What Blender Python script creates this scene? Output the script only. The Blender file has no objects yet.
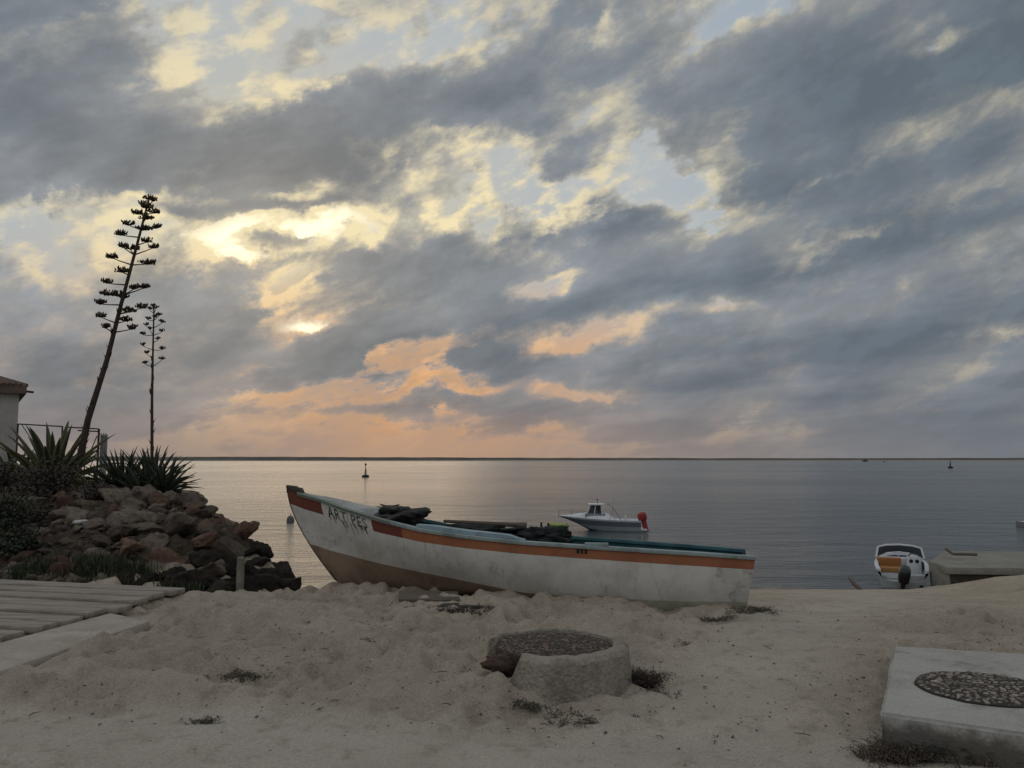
import bpy, bmesh, math, random
import numpy as np
from mathutils import Vector, Matrix, Euler

C = bpy.context.scene.collection
SC = bpy.context.scene
R = math.radians
rnd = random.Random(7)

# ---------------------------------------------------------------- camera
F, CX, CY, HOR = 830.0, 512.0, 384.0, 458.0
PITCH = math.atan((HOR - CY) / F)
CAMZ = 1.65
SEA = -2.75
cp, sp = math.cos(PITCH), math.sin(PITCH)

def ray(px, py):
    u, v = (px - CX) / F, (CY - py) / F
    return Vector((u, cp - v * sp, sp + v * cp))

def at(px, py, Y):
    d = ray(px, py)
    return Vector((0, 0, CAMZ)) + d * (Y / d.y)

def on(px, py, z=0.0):
    d = ray(px, py)
    return Vector((0, 0, CAMZ)) + d * ((z - CAMZ) / d.z)

def project(p):
    x, y, z = p[0], p[1], p[2] - CAMZ
    dep = y * cp + z * sp
    up = -y * sp + z * cp
    return CX + F * x / dep, CY - F * up / dep

cam = bpy.data.cameras.new('camera')
cam.sensor_width = 36.0
cam.lens = F / 1024 * 36
cam.clip_start = 0.05
cam.clip_end = 60000
co = bpy.data.objects.new('camera', cam)
C.objects.link(co)
co.location = (0, 0, CAMZ)
co.rotation_euler = (math.pi / 2 + PITCH, 0, 0)
SC.camera = co

SC.view_settings.view_transform = 'Standard'
SC.view_settings.look = 'None'
SC.view_settings.exposure = 0.0
SC.view_settings.gamma = 1.0
SC.cycles.use_denoising = True
SC.cycles.max_bounces = 6
SC.cycles.diffuse_bounces = 3
SC.cycles.glossy_bounces = 3
SC.cycles.sample_clamp_indirect = 4.0

# ---------------------------------------------------------------- numbers
def s2l(c):
    return tuple(((v / 255) / 12.92 if v / 255 <= 0.04045 else ((v / 255 + 0.055) / 1.055) ** 2.4) for v in c)

def lerp(a, b, t): return a + (b - a) * t

def sstep(a, b, x):
    t = np.clip((np.asarray(x, float) - a) / (b - a), 0, 1)
    return t * t * (3 - 2 * t)

def _hash(ix, iy, seed):
    h = (ix.astype(np.int64) * 374761393 + iy.astype(np.int64) * 668265263 + seed * 1274126177) & 0xffffffff
    h = ((h ^ (h >> 13)) * 1274126177) & 0xffffffff
    return ((h ^ (h >> 16)) & 0xffff) / 65535.0

def vnoise(x, y, seed=0):
    x = np.asarray(x, float); y = np.asarray(y, float)
    ix = np.floor(x); iy = np.floor(y)
    fx = x - ix; fy = y - iy
    fx = fx * fx * (3 - 2 * fx); fy = fy * fy * (3 - 2 * fy)
    a = _hash(ix, iy, seed); b = _hash(ix + 1, iy, seed)
    c = _hash(ix, iy + 1, seed); d = _hash(ix + 1, iy + 1, seed)
    return (a + (b - a) * fx) * (1 - fy) + (c + (d - c) * fx) * fy - 0.5

def pline(pts):
    xs = [p[0] for p in pts]; ys = [p[1] for p in pts]
    return lambda x: float(np.interp(x, xs, ys))

# ---------------------------------------------------------------- mesh builder
class MB:
    def __init__(s):
        s.v = []; s.f = []; s.m = []
    def add(s, vs, fs, m=0):
        o = len(s.v)
        s.v += [Vector(v) for v in vs]
        for f in fs:
            s.f.append([i + o for i in f]); s.m.append(m)
    def box(s, c, size, rot=None, m=0, taper=1.0):
        x, y, z = size[0] / 2, size[1] / 2, size[2] / 2
        vs = [(-x, -y, -z), (x, -y, -z), (x, y, -z), (-x, y, -z),
              (-x * taper, -y * taper, z), (x * taper, -y * taper, z), (x * taper, y * taper, z), (-x * taper, y * taper, z)]
        M = rot.to_matrix() if isinstance(rot, Euler) else (rot if rot is not None else Matrix.Identity(3))
        s.add([M @ Vector(v) + Vector(c) for v in vs],
              [(0, 3, 2, 1), (4, 5, 6, 7), (0, 1, 5, 4), (1, 2, 6, 5), (2, 3, 7, 6), (3, 0, 4, 7)], m)
    def loft(s, rings, m=0, cap=True, closed=True):
        n = len(rings[0]); vs = [p for r in rings for p in r]; fs = []
        for i in range(len(rings) - 1):
            for j in range(n if closed else n - 1):
                k = (j + 1) % n
                fs.append((i * n + j, i * n + k, (i + 1) * n + k, (i + 1) * n + j))
        if cap and closed:
            fs.append(tuple(range(n - 1, -1, -1)))
            fs.append(tuple((len(rings) - 1) * n + j for j in range(n)))
        s.add(vs, fs, m)
    def tube(s, pts, rad, seg=8, m=0, cap=True):
        pts = [Vector(p) for p in pts]
        if not hasattr(rad, '__len__'): rad = [rad] * len(pts)
        rings = []
        t0 = None
        for i, p in enumerate(pts):
            t = (pts[min(i + 1, len(pts) - 1)] - pts[max(i - 1, 0)]).normalized()
            if t0 is None:
                n = t.orthogonal().normalized()
            else:
                n = (n - t * n.dot(t)).normalized()
            t0 = t
            b = t.cross(n)
            rings.append([p + (n * math.cos(2 * math.pi * j / seg) + b * math.sin(2 * math.pi * j / seg)) * rad[i] for j in range(seg)])
        s.loft(rings, m, cap)
    def lathe(s, prof, c=(0, 0, 0), seg=24, m=0, cap=True, axis=None):
        rings = []
        for r, z in prof:
            rings.append([Vector(c) + Vector((r * math.cos(2 * math.pi * j / seg), r * math.sin(2 * math.pi * j / seg), z)) for j in range(seg)])
        s.loft(rings, m, cap)
    def build(s, name, mats, parent=None, world=True, sharp=40, smooth=True, kind=None):
        me = bpy.data.meshes.new(name)
        vs = s.v
        if parent is not None and world:
            root = parent
            while root.parent: root = root.parent
            Mi = Matrix.LocRotScale(root.location, root.rotation_euler, root.scale).inverted()
            vs = [Mi @ v for v in vs]
        me.from_pydata([tuple(v) for v in vs], [], s.f)
        if not isinstance(mats, (list, tuple)): mats = [mats]
        for m in mats: me.materials.append(m)
        me.polygons.foreach_set('material_index', s.m)
        me.polygons.foreach_set('use_smooth', [smooth] * len(s.f))
        me.update()
        if smooth and sharp: me.set_sharp_from_angle(angle=R(sharp))
        o = bpy.data.objects.new(name, me)
        C.objects.link(o)
        if parent is not None: o.parent = parent
        if kind: o['kind'] = kind
        return o

def tag(o, label=None, cat=None, group=None, kind=None):
    if label: o['label'] = label
    if cat: o['category'] = cat
    if group: o['group'] = group
    if kind: o['kind'] = kind
    return o

def empty(name, loc, rot=(0, 0, 0), **k):
    o = bpy.data.objects.new(name, None)
    o.empty_display_size = 0.1
    C.objects.link(o)
    o.location = loc; o.rotation_euler = rot
    return tag(o, **k)

def bevel(o, w, seg=2):
    bm = bmesh.new(); bm.from_mesh(o.data)
    es = [e for e in bm.edges if len(e.link_faces) == 2 and e.calc_face_angle(0) > R(35)]
    bmesh.ops.bevel(bm, geom=es, offset=w, segments=seg, affect='EDGES', profile=0.6)
    bm.to_mesh(o.data); bm.free()
    for p in o.data.polygons: p.use_smooth = True
    o.data.set_sharp_from_angle(angle=R(50))
    return o

# ---------------------------------------------------------------- materials
class NT:
    """tiny helper around a node tree"""
    def __init__(s, tree): s.t = tree; s.n = tree.nodes; s.l = tree.links
    def node(s, typ, **kw):
        n = s.n.new(typ)
        for k, v in kw.items(): setattr(n, k, v)
        return n
    def put(s, sock, v):
        if hasattr(v, 'links') or hasattr(v, 'is_linked'): s.l.new(v, sock)
        elif hasattr(v, '__len__'):
            v = tuple(v)
            if sock.type == 'RGBA' and len(v) == 3: v = v + (1,)
            sock.default_value = v
        else: sock.default_value = v
    def math(s, op, a, b=0.0, c=None, clamp=False):
        n = s.node('ShaderNodeMath', operation=op, use_clamp=clamp)
        s.put(n.inputs[0], a); s.put(n.inputs[1], b)
        if c is not None: s.put(n.inputs[2], c)
        return n.outputs[0]
    def vmath(s, op, a, b=None, scale=None):
        n = s.node('ShaderNodeVectorMath', operation=op)
        s.put(n.inputs[0], a)
        if b is not None: s.put(n.inputs[1], b)
        if scale is not None: s.put(n.inputs['Scale'], scale)
        return n.outputs['Value'] if op in ('LENGTH', 'DOT_PRODUCT') else n.outputs[0]
    def mix(s, f, a, b, blend='MIX', clamp=False):
        n = s.node('ShaderNodeMix', data_type='RGBA', blend_type=blend, clamp_result=clamp)
        s.put(n.inputs[0], f); s.put(n.inputs[6], a); s.put(n.inputs[7], b)
        return n.outputs[2]
    def ss(s, v, a, b, lo=0.0, hi=1.0, typ='SMOOTHSTEP'):
        n = s.node('ShaderNodeMapRange', interpolation_type=typ)
        s.put(n.inputs[0], v)
        for i, x in enumerate((a, b, lo, hi)): s.put(n.inputs[i + 1], x)
        return n.outputs[0]
    def noise(s, vec, scale, detail=4, rough=0.55, dist=0.0, out='Fac'):
        n = s.node('ShaderNodeTexNoise')
        s.put(n.inputs['Vector'], vec); s.put(n.inputs['Scale'], scale); s.put(n.inputs['Detail'], detail)
        s.put(n.inputs['Roughness'], rough); s.put(n.inputs['Distortion'], dist)
        return n.outputs[out]
    def mapping(s, vec, loc=(0, 0, 0), rot=(0, 0, 0), scale=(1, 1, 1), typ='POINT'):
        n = s.node('ShaderNodeMapping', vector_type=typ)
        s.put(n.inputs[0], vec); s.put(n.inputs[1], loc); s.put(n.inputs[2], rot); s.put(n.inputs[3], scale)
        return n.outputs[0]
    def bump(s, h, strength=0.5, dist=0.02, normal=None):
        n = s.node('ShaderNodeBump')
        s.put(n.inputs['Strength'], strength); s.put(n.inputs['Distance'], dist); s.put(n.inputs['Height'], h)
        if normal is not None: s.put(n.inputs['Normal'], normal)
        return n.outputs[0]

def material(name):
    m = bpy.data.materials.new(name); m.use_nodes = True
    t = NT(m.node_tree); b = t.n['Principled BSDF']
    return m, t, b

def worn(name, col, col2=None, scale=6.0, amount=0.6, rough=0.7, bump=0.3, bscale=40.0, bdist=0.01, stretch=(1, 1, 1), spec=0.3, dirt=None, dscale=2.5, damt=0.5):
    """painted / natural surface with patchy second colour, fine grain and relief"""
    m, t, b = material(name)
    tc = t.node('ShaderNodeTexCoord').outputs['Object']
    v = t.mapping(tc, scale=stretch)
    n1 = t.noise(v, scale, 6, 0.65)
    c = t.mix(t.math('MULTIPLY', t.ss(n1, 0.38, 0.66), amount), col, col2 or tuple(x * 0.55 for x in col))
    if dirt:
        n3 = t.noise(t.vmath('ADD', v, (7.3, 1.1, 3.7)), dscale, 7, 0.7)
        c = t.mix(t.math('MULTIPLY', t.ss(n3, 0.5, 0.68), damt), c, dirt)
    n2 = t.noise(tc, bscale, 4, 0.6)
    c = t.mix(1.0, c, t.ss(n2, 0.2, 0.8, 0.75, 1.2, 'LINEAR'), 'MULTIPLY')
    t.put(b.inputs['Base Color'], c)
    t.put(b.inputs['Roughness'], rough)
    b.inputs['Specular IOR Level'].default_value = spec
    if bump:
        h = t.math('ADD', n2, t.math('MULTIPLY', n1, 1.5))
        t.put(b.inputs['Normal'], t.bump(h, bump, bdist))
    return m
# ---------------------------------------------------------------- sky
SUNPX = (262, 248)
def azel(px, py):
    d = ray(px, py).normalized()
    return math.atan2(d.x, d.y), math.asin(d.z)
SAZ, SEL = azel(*SUNPX)

world = bpy.data.worlds.new('World'); SC.world = world; world.use_nodes = True
w = NT(world.node_tree); w.n.clear()
K = 100.0                                   # sky chart: hundred units to the radian
gen = w.node('ShaderNodeTexCoord').outputs['Generated']
sx = w.node('ShaderNodeSeparateXYZ'); w.put(sx.inputs[0], gen)
X, Y, Z = sx.outputs
az = w.math('ARCTAN2', X, Y)
el = w.math('ARCSINE', Z)
cv = w.node('ShaderNodeCombineXYZ'); w.put(cv.inputs[0], az); w.put(cv.inputs[1], el)
chart = cv.outputs[0]
den = w.math('ADD', w.math('MAXIMUM', Z, 0.0), 0.16)
pv = w.node('ShaderNodeCombineXYZ'); w.put(pv.inputs[0], w.math('DIVIDE', X, den)); w.put(pv.inputs[1], w.math('DIVIDE', Y, den))
plane = pv.outputs[0]                        # the cloud ceiling seen in perspective
streak = w.mapping(w.mapping(plane, rot=(0, 0, R(-42))), scale=(1.15, 0.55, 1.0))

# ragged outlines
wn = w.noise(streak, 1.0, 8, 0.6, out='Color')
wn2 = w.noise(chart, 6.5, 8, 0.6, out='Color')
warp = w.vmath('ADD', w.vmath('SCALE', w.vmath('SUBTRACT', wn, (0.5, 0.5, 0.5)), scale=0.26),
               w.vmath('SCALE', w.vmath('SUBTRACT', wn2, (0.5, 0.5, 0.5)), scale=0.20))
chw = w.vmath('ADD', chart, warp)

def blob(vec, px, py, rx, ry, ang=0.0):
    a, e = azel(px, py)
    mp = w.mapping(vec, loc=(a, e, 0), rot=(0, 0, R(ang)), scale=(rx / F * 1.75, ry / F * 1.75, 1), typ='TEXTURE')
    g = w.node('ShaderNodeTexGradient', gradient_type='QUADRATIC_SPHERE')
    w.put(g.inputs[0], mp)
    return g.outputs['Fac']

def total(vec, items, start=0.0):
    acc = start
    for it in items:
        g = blob(vec, *it[:5])
        acc = w.math('MULTIPLY_ADD', g, it[5], acc)
    return acc

# px, py, rx, ry, tilt, amount  (plus = thick cloud, minus = opening)
CLOUDS = [
    (40, 90, 190, 110, 5, 1.2), (190, 150, 200, 46, 12, 1.1), (440, 110, 240, 50, 24, 1.1),
    (870, 110, 260, 130, 20, 1.0), (780, 240, 240, 44, 14, 0.9), (900, 350, 260, 120, 0, 0.9),
    (570, 235, 120, 30, 8, 1.3), (425, 285, 100, 66, 10, 1.4), (60, 310, 170, 60, 5, 0.8), (720, 140, 80, 100, 60, 0.8),
    (470, 335, 170, 30, 8, 0.7), (160, 335, 90, 45, 10, 0.7), (540, 165, 40, 28, 10, 1.2), (560, 40, 90, 40, 35, 0.8),
    (700, 350, 160, 46, 10, 0.8), (700, 410, 170, 50, 0, 0.6), (60, 400, 120, 30, 0, 0.8), (690, 245, 80, 40, 20, 0.6),
    (195, 30, 75, 60, -50, -1.4), (335, 62, 95, 32, 32, -1.15), (420, 20, 60, 25, 20, -0.9), (275, 236, 100, 40, 14, -0.9), (325, 222, 30, 12, 20, -1.6), (236, 238, 30, 12, 20, -1.6), (252, 264, 36, 12, 15, -1.6), (290, 244, 42, 9, 22, 1.5), (205, 212, 50, 11, 15, 1.3), (345, 270, 50, 14, 25, 1.2), (270, 205, 60, 9, 14, 1.0), (280, 292, 30, 13, 30, -1.4), (352, 248, 14, 26, 20, -0.9),
    (300, 325, 50, 13, 5, -1.7), (520, 192, 130, 22, 8, -1.2), (655, 175, 50, 46, 50, -1.3), (740, 22, 70, 16, 10, -1.1),
    (590, 340, 120, 13, 14, -1.3), (722, 305, 46, 10, 8, -1.2), (380, 390, 190, 20, 2, -1.5), (580, 385, 90, 14, 0, -0.9),
    (545, 278, 60, 26, 20, -1.3), (862, 234, 60, 11, 14, -0.9), (905, 295, 24, 12, 10, -0.9), (30, 212, 100, 22, 5, -1.5),
    (255, 374, 50, 10, 8, -1.2), (110, 370, 70, 10, 0, -0.7), (945, 62, 40, 20, 20, -0.9), (600, 20, 30, 20, 30, -0.9),
    (690, 205, 46, 30, 45, -1.0), (140, 230, 60, 25, 20, -0.8), (1010, 340, 40, 7, 5, -0.6), (450, 445, 420, 26, 0, -1.0),
    (150, 415, 170, 16, 3, 1.1), (60, 350, 150, 40, 5, 0.6), (270, 268, 80, 8, 18, 0.9), (300, 205, 90, 10, 15, 0.7), (215, 232, 40, 10, 25, 0.6),
    (330, 350, 190, 22, 8, 1.6), (470, 362, 120, 14, 10, 1.2), (420, 344, 90, 20, 12, 1.8), (560, 368, 130, 12, 6, 1.8), (440, 425, 200, 8, 2, 0.9), (390, 320, 60, 30, 0, 0.9), (215, 300, 50, 30, 0, 0.8), (520, 310, 130, 18, 8, 0.9), (620, 270, 60, 18, 12, 0.7), (640, 300, 90, 10, 12, 0.7), (840, 180, 200, 14, 14, -0.7), (800, 300, 200, 10, 10, -0.4), (930, 200, 120, 16, 12, -0.45),
    (430, 404, 75, 14, 4, 2.6), (560, 408, 65, 12, 3, 2.0), (500, 393, 40, 8, 12, 1.6),
]
tosun = w.vmath('SCALE', w.vmath('NORMALIZE', w.vmath('SUBTRACT', (SAZ, SEL, 0), chart)), scale=0.022)
puffv = w.mapping(w.mapping(chart, rot=(0, 0, R(-20))), scale=(0.95, 1.9, 1.0))
n1 = w.noise(streak, 0.9, 8, 0.58)
n2 = w.noise(puffv, 7.5, 10, 0.62)
n2b = w.noise(w.mapping(w.mapping(w.vmath('ADD', chart, tosun), rot=(0, 0, R(-20))), scale=(0.95, 1.9, 1.0)), 7.5, 5, 0.58)
n2s = w.noise(puffv, 7.5, 5, 0.58)
chs = w.vmath('ADD', chart, w.vmath('SCALE', w.vmath('SUBTRACT', wn2, (0.5, 0.5, 0.5)), scale=0.12))
D = total(chw, [c for c in CLOUDS if c[3] > 18], 0.0)
D = total(chs, [c for c in CLOUDS if c[3] <= 18], D)
D = w.math('MULTIPLY_ADD', w.math('TANH', w.math('MULTIPLY', D, 1.35)), 0.62, 0.27)
D = w.math('MULTIPLY_ADD', w.math('SUBTRACT', n1, 0.5), 1.3, D)
D = w.math('MULTIPLY_ADD', w.math('SUBTRACT', n2, 0.5), 2.6, D)
cover = w.ss(D, -0.10, 0.36)
n1t = w.noise(w.vmath('ADD', streak, (3.1, 1.7, 0.0)), 1.7, 4, 0.5)
thick = w.ss(w.math('MULTIPLY_ADD', w.math('SUBTRACT', n1t, 0.5), 3.2, D), 0.0, 1.5)
lit = w.ss(w.math('SUBTRACT', n2s, n2b), -0.06, 0.10)       # faces turned to the sun
na = n1

near = blob(chart, SUNPX[0] + 10, SUNPX[1], 210, 190, 0)
wide = blob(chart, SUNPX[0] + 180, SUNPX[1] - 20, 680, 380, 0)
core = w.math('ADD', w.math('ADD', blob(chs, 325, 224, 55, 24, 10), blob(chs, 245, 252, 75, 34, 20)), w.math('MULTIPLY', blob(chs, 310, 325, 26, 9, 5), 1.0))
lowf = w.ss(el, 0.0, 0.20, 1.0, 0.0)                        # towards the horizon
lowl = w.math('MULTIPLY', lowf, blob(chart, 400, 440, 430, 300, 0))
right = w.ss(az, -0.3, 0.6)

sky = w.node('ShaderNodeTexSky', sky_type='NISHITA')
sky.sun_disc = False; sky.sun_elevation = SEL; sky.sun_rotation = SAZ
sky.air_density = 1.0; sky.dust_density = 2.0; sky.ozone_density = 1.5
nish = w.vmath('SCALE', sky.outputs[0], scale=0.1)

clear = w.mix(0.2, s2l((152, 168, 184)), w.vmath('MINIMUM', nish, (0.7, 0.7, 0.7)))
clear = w.mix(w.math('MULTIPLY', wide, 0.35, clamp=True), clear, s2l((208, 202, 182)))
clear = w.mix(w.math('MULTIPLY', near, 0.75, clamp=True), clear, s2l((220, 202, 156)))
lowc = w.math('MULTIPLY', w.ss(el, 0.10, 0.27, 1.0, 0.0), blob(chart, 430, 400, 560, 420, 0))
clear = w.mix(w.math('MULTIPLY', lowc, 1.15, clamp=True), clear, w.mix(w.ss(w.noise(puffv, 9.0, 5, 0.6), 0.35, 0.65), s2l((214, 164, 116)), s2l((176, 152, 134))))
clear = w.mix(w.math('MULTIPLY', core, 1.3, clamp=True), clear, (1.4, 1.22, 0.84))
grey = w.mix(right, s2l((152, 157, 163)), s2l((133, 139, 145)))
grey = w.mix(w.math('MULTIPLY', lowf, 0.75), grey, w.mix(right, s2l((158, 142, 132)), s2l((118, 123, 129))))
dark = w.mix(right, s2l((107, 116, 125)), s2l((99, 110, 120)))
dark = w.mix(w.math('MULTIPLY', lowf, 0.8), dark, w.mix(right, s2l((120, 119, 121)), s2l((105, 112, 121))))
cloud = w.mix(thick, grey, dark)
cloud = w.mix(w.math('MULTIPLY', near, 0.45), cloud, s2l((172, 156, 130)))
cloud = w.mix(1.0, cloud, w.ss(lit, 0.0, 1.0, 0.93, 1.10, 'LINEAR'), 'MULTIPLY')
rim = w.math('MULTIPLY', w.ss(D, -0.3, 0.12), w.ss(D, 0.75, 0.2))
rim = w.math('MULTIPLY', rim, w.math('MULTIPLY_ADD', lit, 0.85, 0.15))
rim = w.math('MULTIPLY', rim, w.math('ADD', w.math('MULTIPLY_ADD', near, 0.8, w.math('MULTIPLY', wide, 0.8)), 0.16), clamp=True)
rimc = w.mix(w.math('MULTIPLY', lowc, 1.2, clamp=True), s2l((245, 228, 184)), s2l((236, 182, 130)))
col = w.mix(cover, clear, cloud)
col = w.mix(rim, col, rimc)
# haze glow on the horizon
hz = w.math('MULTIPLY', w.ss(el, 0.0, 0.085, 1.0, 0.0), 0.8)
hzc = w.mix(blob(chart, 420, 455, 360, 400, 0), s2l((112, 118, 125)), s2l((182, 148, 124)))
col = w.mix(hz, col, hzc)
# the rest of the dome behind the viewer: bright broken overcast
back = w.ss(Y, 0.35, -0.35)
bc = w.mix(w.ss(na, 0.35, 0.65), s2l((204, 206, 208)), s2l((152, 156, 162)))
bc = w.vmath('SCALE', bc, scale=w.ss(Z, 0.0, 0.75, 0.40, 1.25))
col = w.vmath('SCALE', col, scale=w.ss(Z, 0.52, 0.95, 1.0, 1.2))
col = w.mix(back, col, bc)
col = w.mix(w.ss(Z, -0.02, -0.06), col, (0.05, 0.05, 0.05))
bg = w.node('ShaderNodeBackground')
w.put(bg.inputs['Color'], w.vmath('SCALE', col, scale=10.0))
bg.inputs['Strength'].default_value = 0.1
out = w.node('ShaderNodeOutputWorld')
w.l.new(bg.outputs[0], out.inputs['Surface'])
world.cycles.sampling_method = 'MANUAL'
world.cycles.sample_map_resolution = 512

sun = bpy.data.lights.new('sun', 'SUN')
sun.energy = 0.12; sun.angle = R(36); sun.color = (1.0, 0.82, 0.58)
so = bpy.data.objects.new('sun', sun); C.objects.link(so)
sd = Vector((math.sin(SAZ) * math.cos(SEL), math.cos(SAZ) * math.cos(SEL), math.sin(SEL)))
so.rotation_euler = sd.to_track_quat('Z', 'Y').to_euler()
so.location = sd * 50
# ---------------------------------------------------------------- ground, road, sea
def mound(x, y):
    yf = 10.1 + 0.33 * np.maximum(0, -4 - x)
    a = 0.42 * (y - yf)
    t = np.maximum(-0.6, ((x + 5.95) * 0.62 - (y - 15) * 0.78) / 5.12)
    n = (x + 5.95) * 0.78 + (y - 15) * 0.62
    b = 0.98 - 1.35 * np.sign(t) * np.abs(t) ** 1.7 - 1.2 * np.maximum(0, n)
    c = 1.10 + 0.25 * vnoise(x * 0.5, y * 0.5, 3)
    d = (27 - y) * 0.5
    return np.minimum(np.minimum(a, b), np.minimum(c, d))

def beach(x, y):
    t = sstep(-2.6, 3.0, x)
    y0 = lerp(11.0, 8.7, t); sl = lerp(0.36, 0.1385, t)
    d = y - y0
    sp_ = np.where(d > 4, d, 0.35 * np.log1p(np.exp(np.clip(d / 0.35, -40, 40))))
    z = -sl * sp_
    z = z + 0.55 * sstep(10.3, 14.5, x) * sstep(13, 20, y) * (1 - sstep(22, 26, y))
    return np.maximum(z, -4.5)

def road_edge(x):
    return 5.35 - 0.45 * sstep(-1.5, 0.8, x) - 0.15 * x * 0.1 + 0.25 * vnoise(np.asarray(x) * 0.7, 0.0, 11)

TRACK = pline([(3.5, 0.25), (4.4, 0.75), (6.2, 1.65), (9.0, 3.2), (14, 6.0), (30, 12)])
TRX = np.array([3.5, 4.4, 6.2, 9.0, 14, 30.0]); TRV = np.array([0.25, 0.75, 1.65, 3.2, 6.0, 12.0])

def rough(x, y):
    x = np.asarray(x, float); y = np.asarray(y, float)
    r = sstep(-0.05, 0.6, y - road_edge(x))
    tr = np.interp(y, TRX, TRV)
    k = 1 - 0.85 * np.exp(-((x - tr) / (0.75 + 0.03 * y)) ** 2)
    return r * k

frnd = np.random.RandomState(5)
FEET = []
for _ in range(1300):
    fx, fy = frnd.uniform(-5.5, 5.5), frnd.uniform(5.0, 12.0)
    FEET.append((fx, fy, frnd.uniform(0.06, 0.13), frnd.uniform(0.4, 1.0), frnd.uniform(0, 3.14)))

def H(x, y, fine=False):
    x = np.asarray(x, float); y = np.asarray(y, float)
    r = rough(x, y)
    g = beach(x, y)
    g = g + r * (0.10 * sstep(0, 1.2, y - road_edge(x)) * (1 - sstep(8, 10, y)) * (1 - 0.8 * sstep(0.8, 2.0, x)))
    g = g + r * 0.10 * vnoise(x * 1.1, y * 1.1, 1)
    # hollow round the well head and along the boardwalk
    g = g - 0.075 * np.exp(-((x - 0.33) ** 2 + (y - 6.0) ** 2) / 0.8) + 0.07 * np.exp(-((x - 2.6) ** 2 + (y - 4.25) ** 2) / 0.25) + 0.13 * np.exp(-((x + 0.26) ** 2 + (y - 5.88) ** 2) / 0.09)
    du = (x - WALK.x) * 0.97 - (y - WALK.y) * 0.235; dv = (x - WALK.x) * 0.235 + (y - WALK.y) * 0.97
    wk = (1 - sstep(0.86 + 0.06 * vnoise(y * 2, x, 15), 1.12, du - 0.03 * np.maximum(0, dv))) * sstep(-1.6, -1.2, dv) * (1 - sstep(2.75, 3.1, dv))
    g = g * (1 - wk) + (-0.03 + 0.03 * sstep(1.2, 2.8, dv)) * wk
    # sand heaped along the near side of the boat's bottom
    bx = np.clip(x, -2.1, 2.7); by = 10.35 - (bx + 2.1) * 0.235
    g = g + 0.085 * np.exp(-((x - bx) ** 2 + (y - by) ** 2) / 0.16)
    m = mound(x, y) + 0.05 * vnoise(x * 2, y * 2, 9)
    k = 0.10
    hh = np.clip(0.5 + 0.5 * (m - g) / k, 0, 1)
    g = g * (1 - hh) + m * hh + k * hh * (1 - hh)
    if fine:
        u = x + 0.35 * vnoise(x * 1.7, y * 1.7, 21); v = y + 0.35 * vnoise(x * 1.7, y * 1.7, 22)
        fall = 1 - 0.6 * sstep(13, 25, y)
        g = g + fall * (1 - 0.8 * wk) * (0.12 + 0.88 * r) * (0.5 + 0.5 * sstep(2.5, 0.5, x) + 0.35) * (0.100 * vnoise(u * 3.1, v * 3.6, 4) + 0.060 * vnoise(u * 7, v * 8, 5) + 0.022 * vnoise(x * 17, y * 19, 6) + 0.010 * vnoise(x * 37, y * 37, 7))
        for fx, fy, fr, fd, fa in FEET:
            sel = (np.abs(x - fx) < 0.5) & (np.abs(y - fy) < 0.5)
            if not sel.any(): continue
            dx, dy = x[sel] - fx, y[sel] - fy
            p = dx * math.cos(fa) + dy * math.sin(fa); q = -dx * math.sin(fa) + dy * math.cos(fa)
            d2 = (p / (fr * 1.5)) ** 2 + (q / fr) ** 2
            g[sel] += r[sel] * fd * (-0.055 * np.exp(-d2) + 0.03 * np.exp(-(np.sqrt(d2) - 1.5) ** 2 * 5))
    g = g - 0.03 * (1 - sstep(-0.12, 0.25, y - road_edge(x))) * sstep(-40, -39, y)
    return g

WALK = on(0, 640, .06)
def hz1(x, y): return float(H(np.array([x]), np.array([y]))[0])

def spaced(lo, a, b, hi, d, grow=1.16):
    core = list(np.arange(a, b + 1e-6, d)); out = core[:]
    s, p = d, b
    while p < hi: s *= grow; p += s; out.append(min(p, hi))
    s, p, pre = d, a, []
    while p > lo: s *= grow; p -= s; pre.append(max(p, lo))
    return np.array(pre[::-1] + out)

xs = spaced(-90, -6.5, 5.5, 90, 0.035)
ys = np.concatenate([spaced(-60, 3.6, 3.6, 3.6, 0.03)[:-1], np.arange(3.6, 8, 0.03), np.arange(8, 13, 0.04), np.arange(13, 34, 0.13), [36, 40, 46, 55]])
gx, gy = np.meshgrid(xs, ys)
gz = H(gx.ravel(), gy.ravel(), True)
nx, ny = len(xs), len(ys)

def gridmesh(name, gx, gy, gz, mat, attrs=None):
    ny, nx = gx.shape
    me = bpy.data.meshes.new(name)
    co_ = np.stack([gx.ravel(), gy.ravel(), gz.ravel()], 1)
    idx = np.arange(nx * ny).reshape(ny, nx)
    q = np.stack([idx[:-1, :-1].ravel(), idx[:-1, 1:].ravel(), idx[1:, 1:].ravel(), idx[1:, :-1].ravel()], 1)
    me.from_pydata(co_.tolist(), [], q.tolist())
    me.polygons.foreach_set('use_smooth', [True] * len(q))
    for k, v in (attrs or {}).items():
        a = me.attributes.new(k, 'FLOAT', 'POINT'); a.data.foreach_set('value', v.ravel().astype(np.float32))
    me.materials.append(mat)
    o = bpy.data.objects.new(name, me); C.objects.link(o)
    o['kind'] = 'structure'
    return o

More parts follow.
